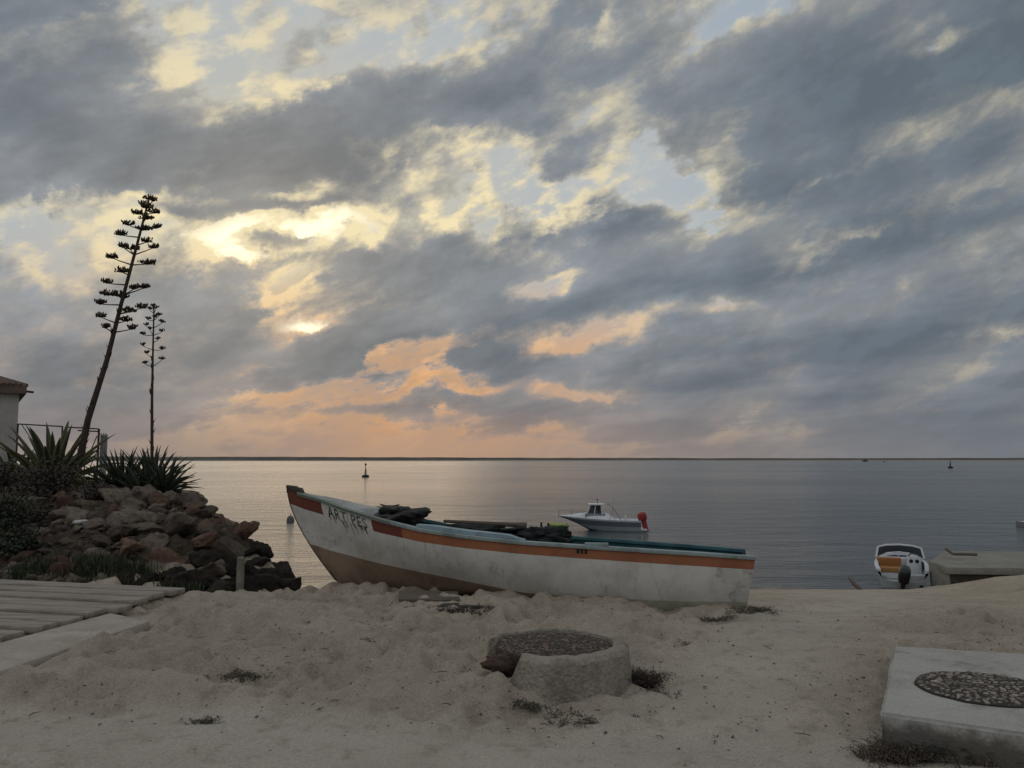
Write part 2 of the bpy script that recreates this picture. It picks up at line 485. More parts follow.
def sand_material(name, packed=False):
    m, t, b = material(name)
    tc = t.node('ShaderNodeTexCoord').outputs['Object']
    at_r = t.node('ShaderNodeAttribute', attribute_name='loose').outputs['Fac']
    at_s = t.node('ShaderNodeAttribute', attribute_name='soil').outputs['Fac']
    at_w = t.node('ShaderNodeAttribute', attribute_name='wet').outputs['Fac']
    n1 = t.noise(tc, 0.9, 6, 0.6); n2 = t.noise(tc, 5.0, 6, 0.65); n3 = t.noise(tc, 60, 4, 0.7); n4 = t.noise(tc, 260, 2, 0.6)
    loose = t.mix(t.ss(n1, 0.35, 0.65), (0.53, 0.45, 0.36), (0.44, 0.37, 0.29))
    hard = t.mix(t.ss(n1, 0.35, 0.65), (0.44, 0.395, 0.335), (0.38, 0.34, 0.285))
    c = t.mix(at_r, hard, loose)
    c = t.mix(t.ss(n2, 0.5, 0.72, 0, 0.55), c, (0.22, 0.18, 0.13))
    c = t.mix(1.0, c, t.ss(n3, 0.25, 0.75, 0.72, 1.25, 'LINEAR'), 'MULTIPLY')
    c = t.mix(1.0, c, t.ss(n4, 0.3, 0.7, 0.85, 1.15, 'LINEAR'), 'MULTIPLY')
    vo = t.node('ShaderNodeTexVoronoi'); t.put(vo.inputs['Vector'], tc); t.put(vo.inputs['Scale'], 16.0); t.put(vo.inputs['Randomness'], 1.0)
    sep = t.node('ShaderNodeSeparateColor'); t.put(sep.inputs[0], vo.outputs['Color'])
    speck = t.math('MULTIPLY', t.ss(vo.outputs['Distance'], 0.10, 0.20, 1, 0), t.math('GREATER_THAN', sep.outputs[0], 0.88))
    c = t.mix(t.math('MULTIPLY', speck, 0.75), c, (0.07, 0.055, 0.042))
    c = t.mix(at_s, c, t.mix(t.ss(n2, 0.4, 0.6), (0.09, 0.07, 0.05), (0.05, 0.042, 0.03)))
    c = t.mix(t.math('MULTIPLY', at_w, 0.65), c, (0.12, 0.095, 0.07))
    t.put(b.inputs['Base Color'], c)
    t.put(b.inputs['Roughness'], 0.95)
    b.inputs['Specular IOR Level'].default_value = 0.1
    n5 = t.noise(tc, 17, 5, 0.65)
    h = t.math('MULTIPLY_ADD', n5, 0.9, t.math('MULTIPLY', n3, 0.3))
    h = t.math('MULTIPLY_ADD', n3, 0.4, h)
    h = t.math('ADD', h, t.math('MULTIPLY_ADD', n4, 0.15, t.math('MULTIPLY', n2, 0.8)))
    t.put(b.inputs['Normal'], t.bump(h, 1.0, t.ss(at_r, 0.0, 1.0, 0.016, 0.040)))
    return m

M_sand = sand_material('sand')
soil = sstep(0.0, 0.35, mound(gx, gy) + 0.25 * vnoise(gx * 1.5, gy * 1.5, 31)) * (gx < -1.5) * sstep(9.8, 10.6, gy)
wet = (1 - sstep(SEA + 0.10, SEA + 0.35, gz.reshape(gx.shape) + 0.05 * vnoise(gx, gy, 2)))
gridmesh('ground', gx, gy, gz.reshape(gx.shape), M_sand,
         {'loose': rough(gx, gy), 'soil': soil, 'wet': wet})

# hard sandy road the photographer stands on
rx_ = spaced(-90, -6, 3.2, 90, 0.12); ry_ = np.concatenate([[-60, -30, -12, -4, 0, 2], np.arange(3, 6.4, 0.08)])
qx, qy = np.meshgrid(rx_, ry_)
over = sstep(-0.1, 0.5, qy - road_edge(qx))
qz = beach(qx, qy) - 0.004 + 0.012 * vnoise(qx * 1.3, qy * 1.3, 41) + 0.004 * vnoise(qx * 9, qy * 9, 42) - 0.3 * over
gridmesh('road', qx, qy, qz, M_sand, {'loose': 0 * qx, 'soil': 0 * qx, 'wet': 0 * qx})

# sea
m, t, b = material('sea_water')
tc = t.node('ShaderNodeTexCoord').outputs['Object']
v1 = t.mapping(tc, rot=(0, 0, R(12)), scale=(0.35, 1.0, 1.0))
v2 = t.mapping(tc, rot=(0, 0, R(-20)), scale=(0.6, 1.0, 1.0))
h1 = t.noise(v1, 0.62, 6, 0.62, 0.5); h2 = t.noise(v2, 0.16, 3, 0.5); h3 = t.noise(v1, 3.0, 4, 0.6)
hh = t.math('MULTIPLY_ADD', h1, 0.5, t.math('MULTIPLY_ADD', h2, 0.8, t.math('MULTIPLY', h3, 0.12)))
calm = t.noise(t.mapping(tc, scale=(0.010, 0.02, 1)), 1.0, 5, 0.6)
t.put(b.inputs['Normal'], t.bump(hh, t.ss(calm, 0.35, 0.65, 0.6, 0.85), 1.05))
b.inputs['Base Color'].default_value = (0.030, 0.046, 0.054, 1)
t.put(b.inputs['Roughness'], t.ss(calm, 0.35, 0.65, 0.12, 0.17))
b.inputs['IOR'].default_value = 1.333
M_sea = m
mb = MB()
mb.add([(-40000, 8, SEA), (40000, 8, SEA), (40000, 50000, SEA), (-40000, 50000, SEA)], [(0, 1, 2, 3)])
mb.build('sea', M_sea, kind='structure')

# low barrier island closing the lagoon
m, t, b = material('island_scrub')
tc = t.node('ShaderNodeTexCoord').outputs['Object']
n = t.noise(t.mapping(tc, scale=(1, 1, 3)), 0.02, 6, 0.65)
sepz = t.node('ShaderNodeSeparateXYZ'); t.put(sepz.inputs[0], tc)
c = t.mix(t.ss(n, 0.4, 0.6), (0.055, 0.05, 0.04), (0.10, 0.085, 0.065))
c = t.mix(t.ss(sepz.outputs[2], SEA + 0.6, SEA + 1.5, 1, 0), c, (0.34, 0.30, 0.25))
t.put(b.inputs['Base Color'], c); b.inputs['Roughness'].default_value = 1.0
ix = np.arange(-1400, 1500, 8.0); iy = np.linspace(-60, 60, 17)
jx, jy = np.meshgrid(ix, iy)
px_of = 512 + 830 * jx / 1250
hgt = np.interp(px_of, [-300, 180, 330, 430, 560, 700, 1024, 1400], [6.5, 6.3, 6.0, 5.6, 4.7, 4.2, 4.3, 4.3]) + 0.9 * vnoise(jx * 0.02, jy * 0.01, 51) + 0.5 * vnoise(jx * 0.09, jy * 0.05, 52)
jz = SEA - 0.8 + (hgt + 0.8) * np.clip(1 - (np.abs(jy) / 60) ** 2.2, 0, 1)
gridmesh('hills', jx, jy + 1290, jz, m)
# ---------------------------------------------------------------- the old wooden boat
def paint(name, col, worncol, amt=0.5, scale=5.0, streak=True, dirt=(0.10, 0.075, 0.055), damt=0.5, rough=0.6):
    """weathered boat paint: patchy fading, vertical runs, grime specks"""
    m, t, b = material(name)
    tc = t.node('ShaderNodeTexCoord').outputs['Object']
    n1 = t.noise(tc, scale * 0.5, 6, 0.65)
    n2 = t.noise(t.mapping(tc, scale=(9, 9, 0.9)), 1.6, 5, 0.65)
    n3 = t.noise(tc, 22, 6, 0.75)
    n4 = t.noise(tc, 2.2, 7, 0.75)
    c = t.mix(t.math('MULTIPLY', t.ss(n1, 0.4, 0.65), amt), col, worncol)
    c = t.mix(t.ss(n2, 0.56, 0.72, 0, 0.35), c, dirt)
    c = t.mix(t.math('MULTIPLY', t.ss(n4, 0.56, 0.70), damt), c, dirt)
    c = t.mix(t.ss(n3, 0.60, 0.70, 0, 0.6), c, dirt)
    n5 = t.noise(t.mapping(tc, scale=(14, 14, 0.7)), 1.0, 6, 0.7)
    c = t.mix(t.ss(n5, 0.58, 0.72, 0, 0.5), c, tuple(0.5 * p + 0.5 * q for p, q in zip(dirt, worncol)))
    t.put(b.inputs['Base Color'], c)
    t.put(b.inputs['Roughness'], t.ss(n1, 0.3, 0.7, rough - 0.1, rough + 0.25))
    b.inputs['Specular IOR Level'].default_value = 0.3
    h = t.math('MULTIPLY_ADD', n3, 0.4, t.math('MULTIPLY', n2, 0.5))
    t.put(b.inputs['Normal'], t.bump(h, 0.35, 0.012))
    return m

M_white = paint('white_boat_paint', (0.58, 0.57, 0.53), (0.44, 0.42, 0.375), 0.8, damt=0.6)
M_anti = paint('brown_bottom_paint', (0.27, 0.195, 0.14), (0.17, 0.12, 0.085), 0.8, dirt=(0.05, 0.035, 0.025))
M_keelgrey = paint('grey_green_bottom', (0.40, 0.41, 0.32), (0.29, 0.29, 0.22), 0.8)
M_orange = paint('orange_stripe_paint', (0.33, 0.125, 0.058), (0.24, 0.10, 0.052), 0.8, damt=0.4)
M_red = paint('dark_red_stripe_paint', (0.17, 0.045, 0.028), (0.11, 0.045, 0.033), 0.8)
M_rail = paint('pale_blue_green_rail', (0.28, 0.34, 0.34), (0.16, 0.19, 0.175), 0.9, dirt=(0.06, 0.07, 0.055), damt=0.7)
M_railgreen = paint('dark_green_rail', (0.10, 0.13, 0.10), (0.20, 0.22, 0.18), 0.8)
M_teal = paint('teal_inside_paint', (0.055, 0.15, 0.17), (0.035, 0.08, 0.09), 0.7, dirt=(0.03, 0.04, 0.04))
M_lblue = paint('light_blue_paint', (0.26, 0.36, 0.41), (0.16, 0.22, 0.24), 0.8)
M_deck = paint('grey_deck_paint', (0.30, 0.32, 0.32), (0.18, 0.18, 0.16), 0.8, damt=0.6)
M_black = worn('black_letter_paint', (0.012, 0.014, 0.016), (0.03, 0.035, 0.035), bump=0)
M_rope = worn('dark_net_rope', (0.035, 0.04, 0.038), (0.012, 0.015, 0.016), scale=14, bscale=120, bump=0.8, bdist=0.02, rough=0.95)
M_tarp = worn('dark_canvas', (0.07, 0.07, 0.062), (0.03, 0.03, 0.028), scale=8, bscale=90, bump=0.6, bdist=0.02, rough=0.9)
M_wood = worn('weathered_wood', (0.15, 0.12, 0.09), (0.07, 0.055, 0.042), scale=9, stretch=(1, 9, 9), bscale=80, bump=0.6, rough=0.85)
M_iron = worn('rusty_iron', (0.06, 0.04, 0.03), (0.02, 0.018, 0.016), scale=20, rough=0.7)

TH = R(10.0)
BL = 5.76
B0 = Vector((2.77, 9.80, 0.0))
boat = empty('wooden_boat', B0, (R(2.2), 0, R(180) - TH),
             label='old white wooden boat with an orange stripe lying on the sand', cat='boat')
BM = Matrix.LocRotScale(boat.location, boat.rotation_euler, None)

sheer_px = pline([(286, 490), (292, 492), (300, 495.5), (320, 501), (345, 510.5), (380, 521), (420, 531), (460, 537), (520, 543.5), (580, 547.5), (650, 552), (700, 555), (756, 559)])
foot_px = pline([(300, 580), (343, 581), (360, 585), (400, 589), (470, 594), (530, 600), (600, 606), (680, 611), (745, 612)])

def wfun(a):
    return float(np.interp(a, [0, .1, .2, .3, .4, .5, .6, .7, .78, .85, .91, .96, 1.0], [.56, .65, .72, .77, .80, .80, .75, .65, .53, .385, .235, .105, .022]))

def spos(a, f):
    return a * (BL - 0.70 * f ** 1.5) + (1 - a) * 0.11 * f

def fit(s, w, target, z):
    for _ in range(12):
        p = BM @ Vector((s, w, z))
        px, py = project(p)
        z += (py - target(px)) * p.y / F * 0.9
    return z

AS = np.concatenate([np.linspace(0, .66, 21), [.68, .70, .725, .75, .772], np.linspace(.79, .905, 7), np.linspace(.92, 1.0, 7)])
ZS = np.array([fit(spos(a, 0), wfun(a), sheer_px, 0.6) for a in AS])
# bottom edge (turn of the bilge)
def bilge_w(a): return wfun(a) * float(np.interp(a, [0, .4, .7, .9, 1.0], [.80, .74, .50, .30, .9]))
ZB = np.array([fit(spos(a, 1), bilge_w(a), foot_px, 0.0) for a in AS])
FRAC = [0, .05, .10, .18, .27, .36, .45, .55, .65, .72, .80, .88, .94, 1.0]

def zs_(a): return float(np.interp(a, AS, ZS))
def zb_(a): return float(np.interp(a, AS, ZB))

def hull_w(a, f):
    w, wb = wfun(a), bilge_w(a)
    p = float(np.interp(a, [0, .5, .8, 1], [3.2, 2.8, 1.7, 1.2]))
    return w + (wb - w) * f ** p

def hull_pt(a, f, side=1, off=0.0):
    return Vector((spos(a, f), side * (hull_w(a, f) + off), lerp(zs_(a), zb_(a), f)))

def stripe_f(a): return float(np.interp(a, [0, .5, .8, 1], [.20, .175, .175, .15]))
def paint_f(a): return float(np.interp(a, [0, .48, .56, .66, .77, .86, 1.0], [.80, .87, .80, .72, .67, .64, .60]))

# rows follow the painted bands so each band has a clean edge
def rows(a):
    s, p = stripe_f(a), paint_f(a)
    return [0.0, s * 0.5, s] + [lerp(s, p, k) for k in (.2, .4, .6, .8, 1.0)] + [lerp(p, 1.0, k) for k in (.35, .7, 1.0)]

hull = MB()
NR = len(rows(0))
for side in (1, -1):
    grid = [[hull_pt(a, f, side) for f in rows(a)] + [Vector((spos(a, 1), side * bilge_w(a) * .45, zb_(a) - .035)), Vector((spos(a, 1), 0, zb_(a) - .05))] for a in AS]
    n = len(grid[0])
    vs = [p for g in grid for p in g]
    for i in range(len(AS) - 1):
        am = (AS[i] + AS[i + 1]) / 2
        o = len(hull.v)
        for j in range(n - 1):
            if j < 2:
                mi = 1 if am < .70 else (2 if am < .772 else (0 if am < .905 else 2))
            elif j < 7: mi = 0
            else: mi = 3 if am > .44 else 4
            q = [grid[i][j], grid[i + 1][j], grid[i + 1][j + 1], grid[i][j + 1]]
            hull.add(q if side == -1 else q[::-1], [(0, 1, 2, 3)], mi)
# transom
tr = [hull_pt(0, f, 1) for f in rows(0)] + [Vector((spos(0, 1), 0, zb_(0) - .05))] + [hull_pt(0, f, -1) for f in rows(0)][::-1]
hull.add(tr, [tuple(range(len(tr)))], 0)

def weld(o, d=0.0008):
    bm = bmesh.new(); bm.from_mesh(o.data)
    bmesh.ops.remove_doubles(bm, verts=bm.verts, dist=d)
    bmesh.ops.recalc_face_normals(bm, faces=bm.faces)
    bm.to_mesh(o.data); bm.free()
    for p in o.data.polygons: p.use_smooth = True
    o.data.set_sharp_from_angle(angle=R(40))

hull_o = hull.build('hull', [M_white, M_orange, M_red, M_anti, M_keelgrey], boat, world=False)
weld(hull_o)

# inside skin
ins = MB()
for side in (1, -1):
    AI = [a for a in AS if a < .80]
    prev = None
    for a in AI:
        ring = []
        for f in (0, .25, .5, .75, .92):
            p = hull_pt(a, f, side); p.y -= side * .035; ring.append(p)
        ring.append(Vector((spos(a, 1), 0, zb_(a) + .05)))
        if prev:
            for j in range(len(ring) - 1):
                q = [prev[j], ring[j], ring[j + 1], prev[j + 1]]
                ins.add(q if side == 1 else q[::-1], [(0, 1, 2, 3)], 0)
        prev = ring
q = [Vector((.04, s * .52, zs_(0) - .004)) for s in (1, -1)] + [Vector((.13, s * .4, zb_(0) + .06)) for s in (-1, 1)]
ins.add(q, [(0, 1, 2, 3)], 0)
io = ins.build('inner_planking', M_teal, boat, world=False); weld(io)

# gunwale rails, one each side
for side in (1, -1):
    mb = MB(); rings = []
    for a in [x for x in AS if x < .985]:
        p = hull_pt(a, 0, side)
        wi = min(.085, max(.02, wfun(a) * .8))
        rings.append([p + Vector((0, side * .022, -.012)), p + Vector((0, side * .024, .028)), p + Vector((0, -side * wi, .032)), p + Vector((0, -side * wi, -.01))])
    nb_ = sum(1 for x in AS if x < .74)
    mb.loft(rings[:nb_], 0); mb.loft(rings[nb_ - 1:], 1)
    bevel(mb.build('gunwale', [M_rail, M_railgreen if side == 1 else M_teal] if side == 1 else [M_teal, M_rail], boat, world=False), .006, 2)

# stem post with its chopped head
mb = MB()
prof = []
for f in np.linspace(-.02, 1.0, 14):
    ff = max(f, 0)
    prof.append((spos(1, ff) , lerp(zs_(1), zb_(1), f)))
rings = []
for i, (s, z) in enumerate(prof):
    rings.append([Vector((s - .03, .03, z)), Vector((s + .022, .012, z)), Vector((s + .022, -.012, z)), Vector((s - .03, -.03, z))])
hd = [(BL + .045, zs_(1) + .06), (BL + .01, zs_(1) + .045)]
mb.loft(rings, 0)
zt = zs_(1)
def hx(s0, s1, z0, z1, w0, w1):
    return [Vector((s0, w0, z0)), Vector((s1, w1, z1)), Vector((s1, -w1, z1)), Vector((s0, -w0, z0))]
mb.loft([hx(BL - .20, BL + .022, zt - .03, zt - .03, .06, .02), hx(BL - .17, BL + .03, zt + .035, zt + .035, .055, .02), hx(BL - .12, BL + .035, zt + .042, zt + .046, .05, .02), hx(BL - .10, BL + .03, zt + .06, zt + .075, .045, .02)], 0)
bevel(mb.build('stem_post', worn('dark_stem_wood', (.055, .052, .040), (.10, .09, .07), rough=.8), boat, world=False), .005, 1)

# foredeck, cambered
mb = MB(); prev = None
for a in [x for x in AS if x > .755 and x < .985]:
    wd = wfun(a) - .02
    ring = [Vector((spos(a, 0), wd * k, zs_(a) + .018 + .075 * min(1, wd / .5) * (1 - k * k))) for k in np.linspace(1, -1, 9)]
    if prev:
        for j in range(8): mb.add([prev[j], ring[j], ring[j + 1], prev[j + 1]], [(0, 3, 2, 1)], 0)
    else:
        drop = [p - Vector((0, 0, .16)) for p in ring]
        for j in range(8): mb.add([ring[j], drop[j], drop[j + 1], ring[j + 1]], [(0, 1, 2, 3)], 0)
    prev = ring
fd = mb.build('foredeck', M_deck, boat, world=False); weld(fd)

# cleat on the foredeck
mb = MB()
a = .782; c = Vector((spos(a, 0), -.34, zs_(a) + .06))
mb.tube([c + Vector((.0, 0, -.02)), c + Vector((0, 0, .05))], [.022, .016], 8)
mb.tube([c + Vector((-.13, 0, .075)), c + Vector((-.05, 0, .05)), c + Vector((.05, 0, .05)), c + Vector((.13, 0, .075))], [.008, .016, .016, .008], 8)
mb.tube([c + Vector((.05, 0, -.02)), c + Vector((.05, 0, .05))], .014, 8)
mb.build('cleat', M_iron, boat, world=False)

# thwarts and side decks
for a in (.17, .42, .62):
    mb = MB(); wd = hull_w(a, .22) - .04
    mb.box((spos(a, .2), 0, zs_(a) - .10), (.20, 2 * wd, .03))
    bevel(mb.build('thwart', M_lblue, boat, world=False), .004, 1)
mb = MB(); rings = []
for a in np.linspace(.44, .67, 14):
    e = sstep(.44, .48, a) * (1 - .5 * sstep(.64, .67, a))
    p = hull_pt(a, 0, 1)
    rings.append([p + Vector((0, -.06, .033)), p + Vector((0, -.06, .040 + .035 * float(e))), p + Vector((0, -.10 - .20 * float(e), .045 + .03 * float(e))), p + Vector((0, -.10 - .20 * float(e), .02))])
mb.loft(rings, 0)
mb.build('side_deck', M_lblue, boat, world=False)

# stern seat
mb = MB(); mb.box((.24, 0, zs_(0) - .13), (.34, .96, .03)); bevel(mb.build('stern_seat', M_lblue, boat, world=False), .004, 1)

# thole pins standing on the rails
for a, side, h in ((.444, -1, .15), (.428, -1, .15), (.455, -1, .09), (.36, 1, .0)):
    if h == 0: continue
    p = hull_pt(a, 0, side); mb = MB()
    mb.tube([p + Vector((0, -side * .04, .02)), p + Vector((.005, -side * .04, .03 + h))], [.016, .013], 7)
    mb.build('thole_pin', M_rope, boat, world=False)
# rowlock block on the near rail
mb = MB(); p = hull_pt(.30, 0, 1); mb.box(p + Vector((0, -.03, .045)), (.26, .07, .035)); bevel(mb.build('rowlock_block', M_rail, boat, world=False), .006, 2)

# lettering on the near bow, following the sheer
def text_mesh(s, size=1.0):
    cu = bpy.data.curves.new('lettering', 'FONT'); cu.body = s; cu.size = size; cu.resolution_u = 3; cu.space_character = 1.12; cu.offset = .008
    o = bpy.data.objects.new('lettering', cu); C.objects.link(o)
    dg = bpy.context.evaluated_depsgraph_get(); dg.update()
    me = bpy.data.meshes.new_from_object(o.evaluated_get(dg))
    bpy.data.objects.remove(o)
    bm = bmesh.new(); bm.from_mesh(me)
    bmesh.ops.subdivide_edges(bm, edges=bm.edges, cuts=1)
    bmesh.ops.triangulate(bm, faces=bm.faces)
    vs = [v.co.copy() for v in bm.verts]; fs = [[v.index for v in f.verts] for f in bm.faces]
    bm.free()
    return vs, fs

tv, tf = text_mesh('ART PES')
x0, x1 = min(v.x for v in tv), max(v.x for v in tv); y0, y1 = min(v.y for v in tv), max(v.y for v in tv)
mb = MB(); pts = []
for v in tv:
    u = (v.x - x0) / (x1 - x0); h = (v.y - y0) / (y1 - y0)
    a = lerp(.890, .785, u); f = lerp(.165, .025, h)
    pts.append(hull_pt(a, f, 1, .005) + Vector((0, 0, 0)))
mb.add(pts, tf)
# paint runs under the letters
for _ in range(16):
    a = rnd.uniform(.788, .888); f0 = .15; f1 = f0 + rnd.uniform(.04, .16); d = .0009
    mb.add([hull_pt(a - d, f0, 1, .004), hull_pt(a + d, f0, 1, .004), hull_pt(a + d * .6, f1, 1, .004), hull_pt(a - d * .6, f1, 1, .004)], [(0, 1, 2, 3)])
mb.build('name_lettering', worn('faded_black_paint', (.02, .022, .023), (.25, .24, .22), 12, .8, bump=0), boat, world=False, smooth=False)
# small dark marks on the near rail amidships
mb = MB()
for k, dx in enumerate((0, .045, .09)):
    a = .338 - dx / BL
    mb.add([hull_pt(a, .03, 1, .006), hull_pt(a - .005, .03, 1, .006), hull_pt(a - .005, .10, 1, .006), hull_pt(a, .10, 1, .006)], [(0, 1, 2, 3)])
mb.build('paint_mark', M_black, boat, world=False, smooth=False)

# loose gear lying in the boat: things of their own
def lump(name, c, size, mat, seed, label, cat, n=4, rough_=.35, flat=.0):
    bm = bmesh.new(); bmesh.ops.create_icosphere(bm, subdivisions=n, radius=1)
    for v in bm.verts:
        p = v.co.copy()
        k = 1 + rough_ * float(vnoise(p.x * 2.1 + seed, p.y * 2.1 + p.z * 1.7, seed)) + rough_ * .6 * float(vnoise(p.x * 5 + seed, p.y * 5 + p.z * 4, seed + 1)) + rough_ * .35 * float(vnoise(p.x * 11 + p.z * 7, p.y * 11 - p.z * 3, seed + 2))
        v.co = Vector((p.x * size[0] * k, p.y * size[1] * k, max(p.z, flat - 1) * size[2] * k))
    me = bpy.data.meshes.new(name); bm.to_mesh(me); bm.free()
    for p in me.polygons: p.use_smooth = True
    me.materials.append(mat)
    o = bpy.data.objects.new(name, me); C.objects.link(o); o.location = c
    return tag(o, label, cat)

def bw(a, y, dz): return BM @ Vector((spos(a, 0), y, zs_(a) + dz))
lump('canvas_heap', bw(.752, -.02, .05), (.34, .36, .10), M_tarp, 3, 'dark crumpled canvas heap at the edge of the white boat foredeck', 'canvas', 4, 1.1)
lump('net_heap', bw(.56, -.30, .0), (.58, .26, .085), M_rope, 8, 'dark heap of fishing net lying in the white boat', 'net', 4, 1.1)
lump('rope_heap', bw(.43, -.28, .03), (.34, .20, .10), M_rope, 12, 'black rope heap beside the upright pins in the white boat', 'rope', 4, 1.1)
mb = MB()
mb.tube([bw(.66, -.46, .07), bw(.50, -.42, .13), bw(.47, -.42, .135)], [.02, .03, .045], 8)
tag(mb.build('oar', M_wood, None), 'dark weathered pole lying lengthwise over the net in the white boat', 'oar')
# ---------------------------------------------------------------- breakwater rocks
def rock_mat(name, a, b_, c_):
    m, t, b = material(name)
    tc = t.node('ShaderNodeTexCoord').outputs['Object']
    oi = t.node('ShaderNodeObjectInfo').outputs['Random']
    n1 = t.noise(tc, 3.0, 7, 0.65); n2 = t.noise(tc, 30, 5, 0.7)
    col = t.mix(t.ss(n1, 0.38, 0.62), a, b_)
    col = t.mix(t.ss(n2, 0.55, 0.7, 0, 0.6), col, c_)
    col = t.mix(1.0, col, t.ss(oi, 0, 1, 0.75, 1.6, 'LINEAR'), 'MULTIPLY')
    t.put(b.inputs['Base Color'], col); b.inputs['Roughness'].default_value = 0.9
    b.inputs['Specular IOR Level'].default_value = 0.2
    t.put(b.inputs['Normal'], t.bump(t.math('MULTIPLY_ADD', n1, 1.2, n2), 1.0, 0.07))
    return m
M_rock = [rock_mat('grey_brown_rock', (0.225, 0.18, 0.14), (0.14, 0.11, 0.086), (0.06, 0.05, 0.04)),
          rock_mat('reddish_rock', (0.24, 0.145, 0.10), (0.155, 0.10, 0.073), (0.075, 0.053, 0.042)),
          rock_mat('pale_rock', (0.33, 0.28, 0.215), (0.215, 0.18, 0.14), (0.095, 0.08, 0.062)),
          rock_mat('weedy_dark_rock', (0.050, 0.039, 0.029), (0.028, 0.022, 0.016), (0.018, 0.016, 0.011))]

def rock_mesh(seed, mat):
    r = random.Random(seed)
    bm = bmesh.new()
    for _ in range(13):
        v = Vector((r.gauss(0, 1), r.gauss(0, 1), r.gauss(0, 1))).normalized() * r.uniform(.8, 1.08)
        bm.verts.new((v.x * 1.15, v.y * .9, v.z * .72))
    bmesh.ops.convex_hull(bm, input=bm.verts)
    bmesh.ops.delete(bm, geom=[v for v in bm.verts if not v.link_faces], context='VERTS')
    bmesh.ops.bevel(bm, geom=list(bm.edges), offset=.06, segments=1, affect='EDGES', profile=.5, clamp_overlap=True)
    bmesh.ops.triangulate(bm, faces=bm.faces)
    bmesh.ops.subdivide_edges(bm, edges=[e for e in bm.edges if e.calc_length() > .28], cuts=1)
    bmesh.ops.triangulate(bm, faces=bm.faces)
    bmesh.ops.subdivide_edges(bm, edges=[e for e in bm.edges if e.calc_length() > .16], cuts=1)
    bmesh.ops.triangulate(bm, faces=bm.faces)
    bm.normal_update()
    for v in bm.verts:
        p = v.co
        v.co = p + v.normal * (.16 * float(vnoise(p.x * 2.2 + seed, p.y * 2.2 + p.z * 2.1, seed)) + .13 * float(vnoise(p.x * 5 + p.z * 3, p.y * 5 - p.z * 4 + seed, seed + 5)) + .09 * float(vnoise(p.x * 11 - p.z * 6, p.y * 11 + p.z * 9 + seed, seed + 6)))
    me = bpy.data.meshes.new('boulder'); bm.to_mesh(me); bm.free()
    for p in me.polygons: p.use_smooth = True
    me.set_sharp_from_angle(angle=R(24))
    me.materials.append(mat)
    return me

ROCKS = [[rock_mesh(100 + 20 * k + i, M_rock[k]) for i in range(7)] for k in range(4)]
RLAB = ['angular grey-brown boulder in the middle of the rock pile', 'reddish boulder in the rock pile under the agaves',
        'pale sandy boulder in the rock pile', 'dark weedy boulder at the seaward foot of the rock pile']
RGRP = ['grey-brown boulders of the breakwater', 'reddish boulders of the breakwater', 'pale boulders of the breakwater', 'dark weedy boulders of the breakwater']
spots = []
rr = random.Random(21)
# the boulders that stand out in the photograph first: pixel, distance, size
KEY = [(128, 520, 12.6, .36, 2), (133, 572, 11.2, .34, 2), (108, 573, 11.1, .36, 2), (150, 548, 11.9, .38, 0), (205, 540, 12.0, .36, 1),
       (180, 528, 12.4, .40, 0), (230, 545, 11.9, .36, 0), (165, 560, 11.4, .36, 1), (190, 585, 10.8, .40, 3), (205, 572, 11.2, .36, 0),
       (115, 497, 13.6, .30, 2), (150, 495, 14.0, .40, 0), (190, 500, 14.0, .36, 0), (215, 522, 13.2, .36, 1), (240, 532, 12.9, .34, 1),
       (258, 552, 12.5, .34, 3), (280, 565, 12.2, .36, 3), (288, 580, 11.6, .30, 3), (270, 588, 11.1, .40, 3), (240, 592, 10.7, .36, 3), (222, 590, 10.6, .3, 3)]
for px, py, Y, s, k in KEY:
    p = at(px, py, Y); spots.append((p, s * .82, k))
tries = 0
while len(spots) < 265 and tries < 30000:
    tries += 1
    x, y = rr.uniform(-8.4, -2.6), rr.uniform(10.0, 17.5)
    mz = float(mound(np.array([x]), np.array([y]))[0])
    if mz < -1.5 or (mz > .9 and y > 14.4): continue
    yf = 10.1 + 0.33 * max(0, -4 - x)
    if y < yf + .1: continue
    px, py = project((x, y, mz))
    small = px < 95 and py > 525
    s = rr.uniform(.10, .2) if small else rr.uniform(.14, .28)
    if px < 60 and rr.random() < .6: continue
    if y > 15.2 and x < -6.4: continue
    p = Vector((x, y, mz + .02))
    if any((p - q).length < (s + t) * .66 for q, t, _ in spots): continue
    k = 3 if (mz < .30 and x > -5.0) or (x > -4.3) else rr.choices([0, 1, 2], [.62, .2, .18])[0]
    spots.append((p, s, k))
for p, s, k in spots:
    o = bpy.data.objects.new('boulder', rr.choice(ROCKS[k]))
    C.objects.link(o)
    gz_ = hz1(p.x, p.y)
    if p.z - s * .6 > gz_: p = Vector((p.x, p.y, gz_ + s * .35))
    o.location = p
    o.rotation_euler = (rr.uniform(-.5, .5), rr.uniform(-.5, .5), rr.uniform(0, 6.28))
    o.scale = (s * rr.uniform(.95, 1.3), s * rr.uniform(.85, 1.15), s * rr.uniform(.8, 1.1))
    tag(o, RLAB[k], 'boulder', RGRP[k])
# lone stone by the bow
o = bpy.data.objects.new('stone', ROCKS[3][2]); C.objects.link(o)
p = at(340, 576, 11.3); o.location = (p.x, p.y, p.z); o.scale = (.10, .09, .075); o.rotation_euler = (.2, .1, .5)
tag(o, 'small dark stone on the sand just left of the boat bow', 'stone')

# stump-like white post among the rocks
mb = MB(); p = at(240, 589, 10.55); h = 31 / F * 10.55
mb.lathe([(.050, -.08), (.050, h * .5), (.047, h - .01), (.035, h), (.0, h)], p, 10)
o = mb.build('short_post', worn('pale_post', (0.22, 0.195, 0.16), (0.13, 0.115, 0.095), rough=.9), None)
tag(o, 'short pale round post standing in front of the dark boulders', 'post')

